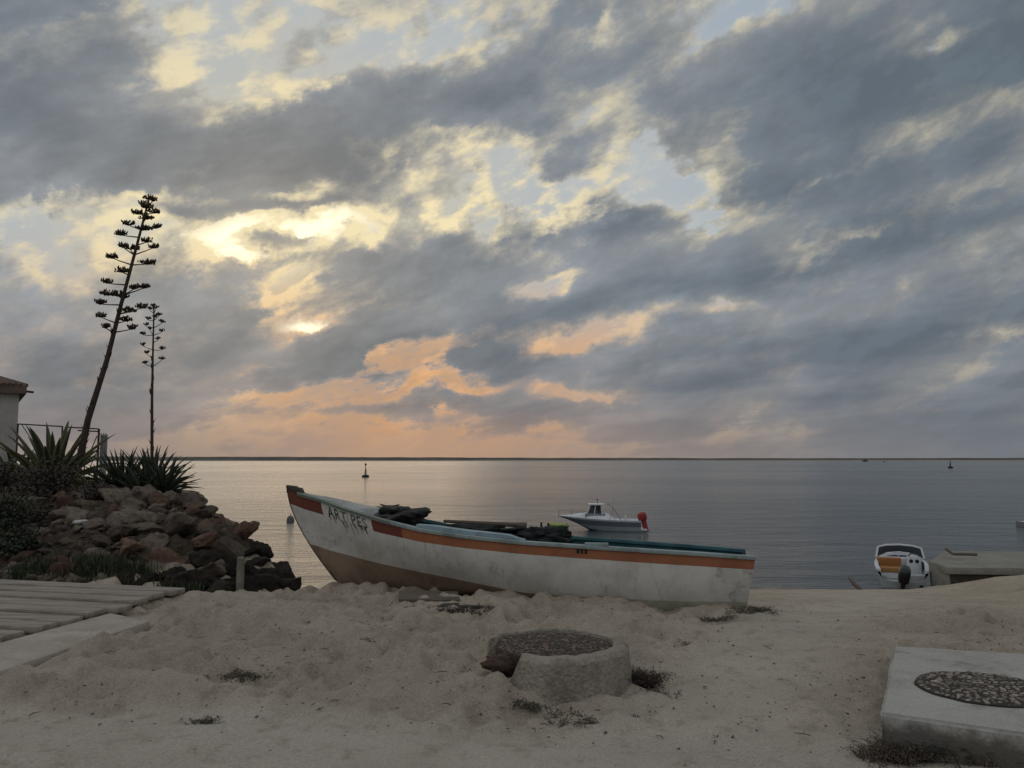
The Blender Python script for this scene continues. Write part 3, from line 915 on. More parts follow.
# ---------------------------------------------------------------- agaves
def leafmat(name, a, b_):
    m, t, b = material(name)
    tc = t.node('ShaderNodeTexCoord').outputs['Object']
    n = t.noise(t.mapping(tc, scale=(1, 1, .4)), 5.0, 5, 0.6)
    t.put(b.inputs['Base Color'], t.mix(t.ss(n, .35, .65), a, b_)); b.inputs['Roughness'].default_value = .55
    b.inputs['Specular IOR Level'].default_value = .3
    return m
M_agave = leafmat('agave_leaf', (0.085, 0.105, 0.062), (0.055, 0.072, 0.046))
M_agdark = leafmat('dark_agave_leaf', (0.055, 0.066, 0.042), (0.034, 0.042, 0.028))
M_agmargin = leafmat('agave_leaf_margin', (0.16, 0.155, 0.07), (0.11, 0.105, 0.05))
M_dry = leafmat('dry_leaf', (0.10, 0.075, 0.05), (0.055, 0.042, 0.03))
M_stalk = worn('agave_stalk', (0.07, 0.05, 0.038), (0.035, 0.027, 0.022), scale=20, bscale=60, rough=.9)
M_pod = worn('agave_pods', (0.062, 0.046, 0.032), (0.032, 0.025, 0.019), scale=30, bscale=70, rough=.95)

def blade(mb, base, az_, lift, L, W, droop, r, m_in=0, m_edge=1):
    """thick channelled agave leaf from base, heading az_, raised by lift, bending down by droop"""
    out_ = Vector((math.cos(az_), math.sin(az_), 0)); side = Vector((-math.sin(az_), math.cos(az_), 0))
    n = 8; p = Vector(base); rings = []; ang = lift
    for i in range(n + 1):
        t = i / n
        d = out_ * math.cos(ang) + Vector((0, 0, math.sin(ang)))
        up = -out_ * math.sin(ang) + Vector((0, 0, math.cos(ang)))
        wv = W * (.62 + 1.0 * t - .55 * t * t) * (1 - t ** 2.6) * .75 + .002
        th = .20 * W * (1 - t) + .004
        ch = .28 * wv
        rings.append([p + side * wv * .5 + up * ch, p + side * wv * .40 + up * ch * .55, p - up * 0, p - side * wv * .40 + up * ch * .55, p - side * wv * .5 + up * ch,
                      p - side * wv * .3 - up * th * .7, p - up * th, p + side * wv * .3 - up * th * .7])
        p = p + d * (L / n)
        ang -= droop / n * (.4 + 1.2 * t)
    k = 8; vs = [q for rg in rings for q in rg]
    for j in range(k):
        fs = [(i * k + j, i * k + (j + 1) % k, (i + 1) * k + (j + 1) % k, (i + 1) * k + j) for i in range(n)]
        mb.add(vs, [], 0) if False else None
        o = len(mb.v)
        mb.add([vs[a] for f in fs for a in f], [tuple(range(4 * q, 4 * q + 4)) for q in range(len(fs))], m_edge if j in (0, 3, 4, 7) else m_in)

def agave(px, py, Y, nl, L, W, seed, label, mats, group=None, lo=.15, hi=1.45, ground=True):
    r = random.Random(seed)
    p = at(px, py, Y)
    root = empty('agave', p, label=label, cat='agave', group=group)
    mb = MB()
    for i in range(nl):
        t = (i + .5) / nl
        lift = lerp(hi, lo, t ** .8) + r.uniform(-.1, .1)
        az_ = i * 2.39996 + r.uniform(-.25, .25)
        rad = .05 + .10 * t
        l = L * (.78 + .3 * math.sin(math.pi * min(1, t * .9 + .15))) * r.uniform(.85, 1.12)
        blade(mb, (rad * math.cos(az_), rad * math.sin(az_), -.05 + .12 * (1 - t)), az_, lift, l, W * r.uniform(.85, 1.1), r.uniform(.15, .7) * (.4 + t), r)
    o = mb.build('leaf_rosette', mats, root, world=False)
    weld(o, .0004)
    return root, p

AGL = [M_agave, M_agmargin]; AGD = [M_agdark, M_agdark]
big, pb = agave(52, 484, 16.3, 46, 1.18, .21, 4, 'large agave with yellow-edged upright leaves at the foot of the leaning flower stalk', AGL, lo=.25, hi=1.5)
agave(16, 482, 17.2, 22, .72, .13, 9, 'dark low agave beside the house wall', AGD)
agave(98, 491, 16.0, 20, .55, .10, 12, 'small agave with yellowed leaves between the two bigger clumps', AGL, lo=-.1, hi=1.2)
mid, pm = agave(152, 488, 16.2, 60, .80, .10, 15, 'spiky dark agave around the thin straight flower stalk', AGD, lo=.0)
agave(122, 490, 16.0, 60, .78, .10, 16, 'spiky dark agave on the side of the clump nearest the fence', AGD, lo=.0)
agave(164, 491, 15.4, 54, .58, .085, 17, 'spiky dark agave at the seaward end of the clump', AGD, lo=-.1)
agave(142, 493, 15.4, 50, .58, .085, 18, 'low spiky dark agave at the front of the clump above the rocks', AGD, lo=-.1)

def pods(mb, c, rx, rz, r, csz):
    """flat-topped tray of seed pods on short pedicels"""
    n = int(38 * min(1, csz))
    for i in range(n):
        q = r.random() ** .5; t = r.uniform(0, 6.28)
        p = Vector((c.x + rx * q * math.cos(t), c.y + rx * .75 * q * math.sin(t), c.z + rz * r.uniform(-.5, .6) * (1 - .4 * q)))
        s = r.uniform(.024, .046) * (rx / .2) ** .6
        bmv = [Vector((math.cos(a) * s * .62, math.sin(a) * s * .62, 0)) for a in (0, 1.57, 3.14, 4.71)]
        tilt = Vector((r.uniform(-.5, .5), r.uniform(-.5, .5), 1)).normalized()
        vs = [p + v for v in bmv] + [p + tilt * s * 1.5, p - tilt * s * .9]
        mb.add(vs, [(0, 1, 4), (1, 2, 4), (2, 3, 4), (3, 0, 4), (1, 0, 5), (2, 1, 5), (3, 2, 5), (0, 3, 5)])
        mb.tube([c - Vector((0, 0, rz * .6)), p], [.007, .005], 4)

def stalk(root, base, path, Y, rb, rt, clusters, name='flower_stalk', csize=1.0):
    mb = MB(); pts = [at(px, py, Y) for px, py in path]; pts[0] = base
    # smooth path
    P = []
    for i in range(len(pts) - 1):
        for k in range(6): P.append(pts[i].lerp(pts[i + 1], k / 6))
    P.append(pts[-1])
    n = len(P); rad = [lerp(rb, rt, (i / (n - 1)) ** .8) for i in range(n)]
    mb.tube(P, rad, 9)
    # bracts along the bare part
    r = random.Random(3)
    for i in range(2, int(n * .62)):
        for _ in range(2):
            a = r.uniform(0, 6.28); q = P[i].lerp(P[i + 1], r.random()); d = Vector((math.cos(a), math.sin(a), 0))
            mb.add([q + d * rad[i] * .8 - Vector((0, 0, .05)), q + d * rad[i] + Vector((0, 0, .0)) + d.cross(Vector((0, 0, 1))) * .025, q + d * (rad[i] + .045) + Vector((0, 0, .09)), q + d * rad[i] - d.cross(Vector((0, 0, 1))) * .025], [(0, 1, 2), (0, 2, 3)])
    so_ = mb.build(name, M_stalk, root)
    for (px, py, sz) in clusters:
        dy = r.uniform(-.35, .35)
        c = at(px, py, Y + dy)
        # joins the stalk a little lower down
        best = min(P, key=lambda q: abs(project(q)[1] - (py + 5)))
        mb = MB()
        midp = best.lerp(c, .6) + Vector((0, 0, -.03))
        mb.tube([best, midp, c - Vector((0, 0, .04))], [.016 * csize, .011 * csize, .009 * csize], 5)
        pods(mb, c, sz * r.uniform(.010, .0135) * Y / 17, .085 * csize, r, csize)
        mb.build('flower_cluster', M_pod, so_)
    return so_

CL1 = [(148, 197, 8), (153, 199, 8), (144, 203, 10), (154, 211, 12), (147, 206, 12), (138, 212, 12), (146, 217, 13), (128, 223, 11), (143, 228, 14), (157, 226, 10),
       (121, 233, 11), (130, 247, 13), (123, 245, 10), (136, 248, 9), (147, 240, 11), (153, 246, 11), (112, 256, 11), (147, 262, 14), (122, 270, 13), (107, 281, 12), (134, 287, 10), (144, 286, 13),
       (108, 293, 15), (118, 294, 15), (125, 296, 10), (100, 302, 12), (142, 306, 12), (129, 310, 14), (101, 315, 12), (125, 319, 12), (106, 326, 9), (132, 327, 9)]
stalk(big, pb + Vector((.45, 0, .05)), [(76, 470), (88, 420), (107, 360), (121, 305), (137, 245), (149, 199)], 16.3, .078, .018, CL1)
CL2 = [(153, 305, 5), (156, 307, 5), (150, 308, 5), (159, 314, 6), (148, 318, 6), (162, 321, 6), (146, 324, 5), (155, 316, 5), (162, 330, 6), (143, 333, 6), (158, 338, 5), (143, 344, 6), (147, 352, 5), (162, 348, 6), (150, 328, 4), (162, 358, 5), (145, 362, 5)]
stalk(mid, pm, [(153, 470), (152, 400), (153, 350), (154, 306)], 16.2, .036, .012, CL2, csize=.6)

# ---------------------------------------------------------------- bushes and grass under the house
def shrub(name, c, size, n, mat, seed, label, cat='bush', leaf=.05, twig=True, group=None):
    r = random.Random(seed)
    root = empty(name, c, label=label, cat=cat, group=group)
    lf, tw = MB(), MB()
    for i in range(n):
        t = r.uniform(0, 6.28); e = math.asin(r.uniform(.02, 1)); q = r.uniform(.55, 1.0) * (1 + .35 * float(vnoise(t * 1.3 + seed, e * 2, seed)))
        tip = Vector((size[0] * q * math.cos(t) * math.cos(e), size[1] * q * math.sin(t) * math.cos(e), size[2] * q * math.sin(e)))
        b0 = Vector((tip.x * .15, tip.y * .15, -.03)); md = tip * .55 + Vector((0, 0, .08 * size[2]))
        tw.tube([b0, md, tip], [.007, .005, .003], 3, cap=False)
        for k in range(7):
            p = md.lerp(tip, r.random() * 1.1) + Vector((r.gauss(0, .03), r.gauss(0, .03), r.gauss(0, .03)))
            d = Vector((r.gauss(0, 1), r.gauss(0, 1), r.gauss(0, 1) + .3)).normalized(); s_ = d.orthogonal().normalized() * leaf * .35
            L = leaf * r.uniform(.7, 1.4)
            lf.add([p, p + d * L * .5 + s_, p + d * L, p + d * L * .5 - s_], [(0, 1, 2, 3)])
    lf.build('foliage', mat, root, world=False, sharp=None)
    tw.build('twigs', M_dry, root, world=False, sharp=None)
    return root
M_bush = leafmat('bush_leaf', (0.035, 0.045, 0.024), (0.02, 0.026, 0.015))
M_brush = leafmat('dry_bush', (0.06, 0.042, 0.032), (0.035, 0.026, 0.02))
M_grass = leafmat('shore_grass', (0.05, 0.06, 0.028), (0.035, 0.042, 0.02))
def gp(px, Y): # ground point under a pixel column at distance Y
    x = (px - CX) / F * Y * 1.0
    return Vector((x, Y, hz1(x, Y)))
shrub('dry_shrub', gp(46, 14.0), (.75, .6, .75), 260, M_brush, 5, 'brown dry shrub on the slope below the large agave')
shrub('dark_shrub', gp(8, 12.6), (.75, .6, .72), 300, M_bush, 6, 'dark green shrub at the left edge beside the deck')
shrub('dark_shrub', gp(22, 11.8), (.50, .4, .42), 200, M_bush, 7, 'low dark green shrub at the left end of the grass strip')
shrub('dry_shrub', gp(6, 14.8), (.6, .5, .6), 180, M_brush, 8, 'brown dry shrub under the house wall')
shrub('dry_shrub', gp(100, 13.6), (.32, .3, .35), 90, M_brush, 18, 'small brown shrub between the rubble and the big boulders')

def grass_mesh(pts, hmin, hmax, seed, mb, per=9, spread=.05):
    r = random.Random(seed)
    for p in pts:
        for _ in range(per):
            b0 = Vector(p) + Vector((r.gauss(0, spread), r.gauss(0, spread), -.015))
            a = r.uniform(0, 6.28); h = r.uniform(hmin, hmax); d = Vector((math.cos(a), math.sin(a), 0)); s_ = d.cross(Vector((0, 0, 1))) * .006
            ln = r.uniform(.1, .8) * h
            mb.add([b0 - s_, b0 + s_, b0 + d * ln * .4 + Vector((0, 0, h * .65)) + s_ * .7, b0 + d * ln * .4 + Vector((0, 0, h * .65)) - s_ * .7, b0 + d * ln + Vector((0, 0, h))], [(0, 1, 2, 3), (3, 2, 4)])
gr = random.Random(8); pts = []
while len(pts) < 620:
    px = gr.uniform(-60, 205); Y = 10.75 + (0.30 * max(0, (170 - px) / 100)) + gr.gauss(0, .16)
    x = (px - CX) / F * Y
    if vnoise(x * 2.2, Y * 2.2, 61) + .25 < gr.random() * .6: continue
    pts.append((x, Y, hz1(x, Y)))
mb = MB(); grass_mesh(pts, .06, .20, 9, mb)
tag(mb.build('grass', M_grass, None, sharp=None), 'strip of dark grass along the foot of the rock pile', 'grass', kind='stuff')

# rubble lying on the slope: too small and many to count
mb = MB(); gr = random.Random(14)
for _ in range(1100):
    if gr.random() < .45:
        px, py = gr.uniform(20, 150), gr.uniform(515, 580)
        Y = 14.6 - (py - 500) / 90 * 3.3 + gr.uniform(-.3, .3)
    else:
        px, Y = gr.uniform(70, 290), gr.uniform(10.4, 15.0)
    x = (px - CX) / F * Y; z = hz1(x, Y); s = gr.uniform(.02, .08)
    if Y < 10.5 + .33 * max(0, -4 - x): continue
    vs = [Vector((x, Y, z)) + Vector((gr.uniform(-1, 1) * s, gr.uniform(-1, 1) * s, gr.uniform(-.3, .9) * s)) for _ in range(7)]
    bm = bmesh.new(); [bm.verts.new(v) for v in vs]; bmesh.ops.convex_hull(bm, input=bm.verts)
    bm.verts.index_update(); mb.add([v.co.copy() for v in bm.verts], [[v.index for v in f.verts] for f in bm.faces]); bm.free()
tag(mb.build('rubble', M_rock[0], None, smooth=False), 'loose small rubble strewn over the slope and wedged between the boulders', 'rubble', kind='stuff')
# pale litter
M_bag = worn('pale_plastic', (0.45, 0.45, 0.43), (0.3, 0.3, 0.28), bump=.2, rough=.5)
p = at(86, 553, 12.45)
lump('plastic_scrap', Vector((p.x, p.y, hz1(p.x, p.y) + .02)), (.15, .10, .055), M_bag, 31, 'crumpled white plastic scrap lying on the rubble slope', 'litter', 3, .9)
p = at(12, 579, 11.25)
lump('plastic_scrap', Vector((p.x, p.y, hz1(p.x, p.y) + .02)), (.20, .08, .03), M_bag, 33, 'flat white plastic scrap at the left edge of the grass strip', 'litter', 3, .9)

# ---------------------------------------------------------------- house corner and fence
M_wall = worn('old_plaster', (0.42, 0.40, 0.37), (0.33, 0.31, 0.28), 1.5, .7, rough=.95, dirt=(0.22, 0.2, 0.17))
M_roof = worn('roof_tile', (0.16, 0.11, 0.085), (0.09, 0.07, 0.06), 3, .8, rough=.9)
HY = 22.0
hp = at(16, 455, HY); hx = hp.x
hzt = at(16, 393, HY).z
house = empty('house', (hx, HY, 1.0), label='pale plastered house with a low tiled roof behind the agaves', cat='house')
mb = MB(); mb.box((hx - 2.6, HY + 3, (hzt - .3) / 2), (5.2, 6.0, hzt + .3)); mb.build('wall', M_wall, house)
mb = MB()
e = .16
b0 = [(hx - 5.2 - e, HY - e), (hx + e, HY - e), (hx + e, HY + 6 + e), (hx - 5.2 - e, HY + 6 + e)]
t0 = [(hx - 3.0, HY + 2.4), (hx - 2.2, HY + 2.4), (hx - 2.2, HY + 3.6), (hx - 3.0, HY + 3.6)]
mb.loft([[Vector((x, y, hzt - .02)) for x, y in b0], [Vector((x, y, hzt + .20)) for x, y in b0], [Vector((x, y, hzt + 1.12)) for x, y in t0]])
rf = mb.build('roof', M_roof, house, smooth=False)
mb = MB()
for k in range(40):
    for (xa, ya, xb, yb, zb2) in ((hx - 5.3 + 5.4 * (k + .5) / 40, HY - e, hx - 3.0 + .8 * (k + .5) / 40, HY + 2.4, hzt + 1.12), (hx + e, HY - e + 6.3 * (k + .5) / 40, hx - 2.2, HY + 2.4 + 1.2 * (k + .5) / 40, hzt + 1.12)):
        mb.tube([(xa, ya, hzt + .20), (xb, yb, zb2)], [.055, .03], 6)
mb.build('tile_ridge', M_roof, rf)
mb = MB(); mb.tube([(hx + .1, HY - .05, hzt + .05), (hx + .33, HY - .05, hzt + .03)], .03, 8); mb.build('spout', M_iron, house)
house.rotation_euler = (0, 0, R(33))

M_fence = worn('dark_fence_steel', (0.035, 0.033, 0.032), (0.06, 0.04, 0.03), rough=.7, bump=.1)
FY = 19.5
fence = empty('fence', gp(60, FY), label='thin dark steel rail fence between the house and the agave clump', cat='fence')
def fpost(px, pt, rad=.02):
    mb = MB(); t_ = at(px, pt, FY); mb.tube([(t_.x, FY, hz1(t_.x, FY) - .2), t_], rad, 6); mb.build('post', M_fence, fence)
def frail(a, b, rad=.016, name='rail'):
    mb = MB(); mb.tube([at(a[0], a[1], FY), at(b[0], b[1], FY)], rad, 6); mb.build(name, M_fence, fence)
fpost(18, 424); fpost(62.5, 426.5); fpost(65.5, 427); fpost(99, 429, .026); fpost(85.5, 441, .016)
frail((18, 424), (62.5, 426.5)); frail((65.5, 427), (99, 429)); frail((78, 430.5), (99, 431.5))
frail((22, 425), (36, 446), .010, 'brace'); frail((86, 462), (97, 436), .012, 'brace'); frail((89, 470), (99, 446), .010, 'brace')
frail((18, 455), (99, 457), .012)
mb = MB()
for i in range(9):
    px = 101 + i * .8
    a = at(px, 433 + (i % 3), FY + .15 * i); mb.tube([(a.x, a.y, hz1(a.x, a.y) - .1), a], .009, 5)
a, b_ = at(101, 436, FY), at(107.4, 437, FY + 1.2); mb.tube([a, b_], .014, 5)
g_ = mb.build('gate', worn('grey_gate_steel', (0.16, 0.16, 0.16), (0.10, 0.10, 0.10)), None)
tag(g_, 'narrow grey barred gate seen edge-on right of the dark fence', 'gate')

# ---------------------------------------------------------------- boardwalk
M_plank = worn('bleached_planks', (0.34, 0.30, 0.255), (0.22, 0.19, 0.155), 2.0, .9, stretch=(.5, 5, 5), rough=.9, bscale=70, dirt=(.16, .13, .10), damt=.5)
ud = Vector((.97, -.235, 0)).normalized(); vd = Vector((.235, .97, 0)).normalized()
c0 = on(0, 640, .06)                                        # front end corner seen at the frame's edge
walk = empty('boardwalk', (c0.x, c0.y, 0), label='bleached plank boardwalk half covered by sand at the left edge', cat='boardwalk')
def deckz(p): return max(.035, .05 + .0 * p.y)
mb = MB(); r_ = random.Random(2)
M2 = Matrix((ud, vd, Vector((0, 0, 1)))).transposed()
depth = .335; kk = -1
for k in range(-1, 8):
    o_ = c0 + vd * (k * depth + .16) + vd * .02
    L = 5.2
    end = r_.uniform(-.05, .05) + 0
    cc = o_ + ud * (end - L / 2)
    tilt = r_.uniform(-.006, .006)
    mb.box((cc.x, cc.y, .055 + .006 * k + r_.uniform(-.006, .006)), (L, depth - .075, .06), M2 @ Matrix.Rotation(tilt, 3, 'Y'))
bevel(mb.build('plank_deck', M_plank, walk), .006, 1)
mb = MB()
a0 = on(-40, 690, .035); a1 = on(150, 625, .035); bq = on(-60, 664, .035); b1 = on(110, 617, .035)
ring = lambda z: [Vector((p.x, p.y, z)) for p in (a0, a1, b1, bq)]
mb.loft([ring(-.06), ring(.075)])
bevel(mb.build('edge_board', worn('pale_edge_board', (0.40, 0.36, 0.305), (0.30, 0.265, 0.22), 1.5, .8, rough=.9, dirt=(.2, .17, .13)), walk), .006, 1)
mb = MB(); pA, pB = on(-60, 581, .05), on(175, 594, .05)
d = (pB - pA).normalized(); n_ = Vector((-d.y, d.x, 0)) * .05
mb.loft([[pA + Vector((0, 0, -.1)), pA + n_ + Vector((0, 0, -.1)), pA + n_, pA + Vector((0, 0, 0))], [pB + Vector((0, 0, -.12)), pB + n_ + Vector((0, 0, -.12)), pB + n_ - Vector((0, 0, .03)), pB - Vector((0, 0, .03))]])
mb.build('side_beam', M_wood, walk)
# ---------------------------------------------------------------- well ring and slab
M_conc = worn('rough_concrete', (0.37, 0.33, 0.275), (0.27, 0.235, 0.19), 4.0, .8, rough=.95, bscale=38, bump=1.0, bdist=.035, dirt=(.13, .11, .09), dscale=3, damt=.5)
M_conc2 = worn('pale_concrete', (0.40, 0.39, 0.36), (0.33, 0.315, 0.285), 2.0, .8, rough=.95, bscale=60, bump=.5, bdist=.01, dirt=(.24, .215, .185), dscale=2.4, damt=.5)
def cobble_mat(name, light, dark):
    m, t, b = material(name)
    tc = t.node('ShaderNodeTexCoord').outputs['Object']
    isl = t.node('ShaderNodeNewGeometry').outputs['Random Per Island']
    n = t.noise(tc, 45, 4, .65)
    c = t.mix(isl, light, dark)
    c = t.mix(1.0, c, t.ss(n, .25, .75, .65, 1.3, 'LINEAR'), 'MULTIPLY')
    t.put(b.inputs['Base Color'], c); b.inputs['Roughness'].default_value = .85
    t.put(b.inputs['Normal'], t.bump(n, .6, .008))
    return m
M_cob = cobble_mat('brown_pebbles', (0.19, 0.14, 0.11), (0.07, 0.05, 0.042))
M_cob2 = cobble_mat('grey_pebbles', (0.36, 0.305, 0.25), (0.12, 0.10, 0.08))
M_mortar = worn('dark_mortar', (0.05, 0.042, 0.036), (0.03, 0.026, 0.022), 12, .8, rough=1)
_bm = bmesh.new(); bmesh.ops.create_icosphere(_bm, subdivisions=1, radius=1); _bm.verts.index_update()
PEB_V = [v.co.copy() for v in _bm.verts]; PEB_F = [[v.index for v in f.verts] for f in _bm.faces]; _bm.free()
def pebbles(mb, c, R0, z, dome, seed, m, smin=.010, smax=.026):
    """stones set in mortar over a round cover"""
    r = random.Random(seed); got = []; grid = {}
    for _ in range(9000):
        q, t = R0 * r.random() ** .5, r.uniform(0, 6.28); s = r.uniform(smin, smax)
        if q + s * .7 > R0: continue
        x, y = q * math.cos(t), q * math.sin(t); k = (int(x / .07), int(y / .07))
        if any((x - a) ** 2 + (y - b) ** 2 < ((s + u) * .86) ** 2 for di in (-1, 0, 1) for dj in (-1, 0, 1) for a, b, u in grid.get((k[0] + di, k[1] + dj), ())): continue
        grid.setdefault(k, []).append((x, y, s))
        rz = r.uniform(0, 3.14); el_ = r.uniform(.75, 1.5); fl = r.uniform(.35, .65); h0 = z + dome * (1 - (q / R0) ** 2) + r.uniform(-.005, .004)
        vs = []
        for v in PEB_V:
            w_ = 1 + r.uniform(-.14, .14); a, b = v.x * s * el_ * w_, v.y * s / el_ * w_
            vs.append(Vector((c.x + x + a * math.cos(rz) - b * math.sin(rz), c.y + y + a * math.sin(rz) + b * math.cos(rz), h0 + v.z * s * fl)))
        mb.add(vs, PEB_F, m)
M_brick = worn('reddish_plug', (0.075, 0.045, 0.035), (0.045, 0.03, 0.025), 5, .8, rough=.9)

WZ = .30
wc = on(556, 642, WZ); WRAD = .535
well = empty('well', (wc.x, wc.y, 0), label='round concrete well head with a broken rim and pebbled cap in the sand', cat='well')
mb = MB(); rings = []
cin = Vector((-.015, .035, 0))                              # cap sits off centre, towards the back left
A0, A1 = R(-122), R(165)
N = 72
for i in range(N + 1):
    t = lerp(A0, A1, i / N)
    ro = WRAD * (1 + .012 * float(vnoise(i * .35, 0, 71))); rim = WZ + .012 * float(vnoise(i * .5, 3, 72))
    if i in (0, N): ro *= .97
    ri = .435
    d = Vector((math.cos(t), math.sin(t), 0)); ci = Vector((wc.x, wc.y, 0)); cc = ci + cin
    slope = 0.35 * (1 - sstep(0, 6, i)) + 0.0
    rings.append([ci + d * (ro + .045) + Vector((0, 0, -.15)), ci + d * (ro + .02) + Vector((0, 0, .05)), ci + d * ro + Vector((0, 0, rim - .03)), ci + d * (ro - .03) + Vector((0, 0, rim)),
                  cc + d * (ri + .005) + Vector((0, 0, rim - .002)), cc + d * ri + Vector((0, 0, rim - .03)), cc + d * ri + Vector((0, 0, -.15))])
# jagged break: lower the first ring so that the broken end slopes outwards
for i, dz in ((0, .25), (1, .11), (2, .03)):
    t0 = rings[i]
    for k in (1, 2, 3): t0[k] = t0[k] + Vector((.0, .0, 0)) + Vector((math.cos(A0 + R(90)), math.sin(A0 + R(90)), 0)) * (-.10 if (k == 1 and i == 0) else 0)
mb.loft(rings)
bevel(mb.build('rim', M_conc, well), .006, 2)
mb = MB(); cc = wc + cin
prof = [(.425, -.15), (.428, WZ - .11), (.432, WZ - .05), (.426, WZ - .030)]
mb.lathe(prof, (cc.x, cc.y, 0), 64, 0, cap=False)
rings = []
for rr_ in (.426, .40, .3, .2, .1, .01):
    rings.append([Vector((cc.x + rr_ * math.cos(2 * math.pi * j / 64), cc.y + rr_ * math.sin(2 * math.pi * j / 64), WZ - .030 + .014 * (1 - (rr_ / .42) ** 2))) for j in range(64)])
mb.loft(rings, 1, cap=True)
pebbles(mb, cc, .415, WZ - .031, .014, 5, 2)
mb.build('cap', [M_brick, M_mortar, M_cob], well, sharp=60)
# broken lump of the rim left in the gap
lump('stone', Vector((wc.x - .37, wc.y - .19, .19)), (.165, .12, .075), M_brick, 52, 'reddish-brown broken stone lying in the gap of the well rim', 'stone', 4, .5)

# slab
SZ = .215
c1, c2, c3, c4 = on(881, 713, SZ), on(893, 646, SZ), on(1100, 658, SZ), on(1100, 745, SZ)
slab = empty('concrete_slab', ((c1.x + c3.x) / 2, (c1.y + c3.y) / 2, 0), label='pale rectangular concrete slab with a round pebbled cover', cat='slab')
mb = MB()
def sq(z, off=0):
    cen = (c1 + c2 + c3 + c4) / 4
    return [Vector((p.x, p.y, z)) + Vector(((p.x - cen.x), (p.y - cen.y), 0)).normalized() * off for p in (c1, c4, c3, c2)]
mb.loft([sq(-.15, .01), sq(.02, .008), sq(SZ, 0)])
M_slab = M_conc2.copy(); M_slab.name = 'stained_shaded_concrete'
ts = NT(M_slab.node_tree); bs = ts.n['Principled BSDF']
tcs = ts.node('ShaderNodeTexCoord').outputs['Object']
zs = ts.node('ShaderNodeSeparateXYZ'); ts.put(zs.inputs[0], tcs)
# shade of the sides put into the colour, a ragged dark band above ground
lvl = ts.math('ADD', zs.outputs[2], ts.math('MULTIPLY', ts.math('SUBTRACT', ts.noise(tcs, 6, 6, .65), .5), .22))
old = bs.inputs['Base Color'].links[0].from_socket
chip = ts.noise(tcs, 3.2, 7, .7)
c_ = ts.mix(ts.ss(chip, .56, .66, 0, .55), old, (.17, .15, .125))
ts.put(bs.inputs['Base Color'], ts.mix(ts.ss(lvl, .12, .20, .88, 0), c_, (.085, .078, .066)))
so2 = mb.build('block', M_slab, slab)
bm = bmesh.new(); bm.from_mesh(so2.data)
bmesh.ops.bevel(bm, geom=list(bm.edges), offset=.018, segments=3, affect='EDGES')
bmesh.ops.triangulate(bm, faces=bm.faces)
bmesh.ops.subdivide_edges(bm, edges=[e for e in bm.edges if e.calc_length() > .12], cuts=4, use_grid_fill=True)
bmesh.ops.triangulate(bm, faces=bm.faces)
for v in bm.verts:
    v.co += Vector((.012 * float(vnoise(v.co.y * 5 + 3, v.co.z * 9, 81)), .012 * float(vnoise(v.co.x * 5, v.co.z * 9, 82)), .008 * float(vnoise(v.co.x * 3, v.co.y * 3, 83))))
bm.to_mesh(so2.data); bm.free()
for pl in so2.data.polygons: pl.use_smooth = True
so2.data.set_sharp_from_angle(angle=R(45))
mb = MB(); ce = on(986, 688, SZ + .008); er = .40
rings = []
for rr_, z in ((1.0, SZ - .01), (1.0, SZ + .010), (.9, SZ + .014), (.6, SZ + .016), (.3, SZ + .017), (.01, SZ + .018)):
    rings.append([Vector((ce.x + er * rr_ * (1 + .05 * float(vnoise(j * .45, 0, 91))) * math.cos(2 * math.pi * j / 64), ce.y + er * rr_ * (1 + .05 * float(vnoise(j * .45, 0, 91))) * math.sin(2 * math.pi * j / 64), z)) for j in range(64)])
mb.loft(rings)
pebbles(mb, ce, er * .985, SZ + .009, .006, 6, 1, .010, .027)
mb.build('pebbled_cover', [M_mortar, M_cob2], slab, sharp=60)

# ---------------------------------------------------------------- bits on the sand
def weed_mesh(pts, hmin, hmax, seed, mb):
    r = random.Random(seed)
    for p in pts:
        for _ in range(5):
            b0 = Vector(p) + Vector((r.gauss(0, .015), r.gauss(0, .015), -.008))
            a = r.uniform(0, 6.28); h = r.uniform(hmin, hmax) * .6; d = Vector((math.cos(a), math.sin(a), 0)); k = r.uniform(.3, 1.6)
            pts_ = [b0, b0 + d * h * k * .45 + Vector((0, 0, h * .7)), b0 + d * h * k + Vector((0, 0, h * r.uniform(.55, 1.0)))]
            mb.tube(pts_, [.0022, .0018, .001], 3, cap=False)
            for q in range(3):
                c = pts_[0].lerp(pts_[2], r.uniform(.2, 1)) + Vector((r.gauss(0, .008), r.gauss(0, .008), r.uniform(0, .012)))
                e = Vector((r.gauss(0, 1), r.gauss(0, 1), r.gauss(0, .6))).normalized() * r.uniform(.006, .016); s_ = e.orthogonal() * .35
                mb.add([c, c + e * .5 + s_, c + e, c + e * .5 - s_], [(0, 1, 2, 3)])
M_weed = leafmat('dull_weed', (0.10, 0.09, 0.05), (0.06, 0.052, 0.034))
M_weedbrown = leafmat('brown_weed', (0.115, 0.085, 0.06), (0.07, 0.052, 0.038))
def tuft(px, py, rad, hmin, hmax, n, seed, label, mat=None, flat=False, cat='weed', name='weed_tuft'):
    p0 = on(px, py, 0.05); p0.z = hz1(p0.x, p0.y)
    r = random.Random(seed); pts = []
    for _ in range(n):
        x = p0.x + r.gauss(0, rad); y = p0.y + r.gauss(0, rad * .6); pts.append((x, y, hz1(x, y)))
    mb = MB(); weed_mesh(pts, hmin, hmax, seed, mb)
    o = mb.build(name, {None: M_weedbrown, M_grass: M_weed}.get(mat, mat), None, sharp=None)
    return tag(o, label, cat)
tuft(205, 711, .05, .02, .05, 24, 1, 'small dark weed tuft where the loose sand meets the road', M_grass)
tuft(246, 679, .07, .03, .08, 30, 2, 'small green weed tuft in the loose sand left of the well', M_grass)
tuft(188, 661, .03, .01, .03, 9, 3, 'tiny dark weed in the sand below the boardwalk')
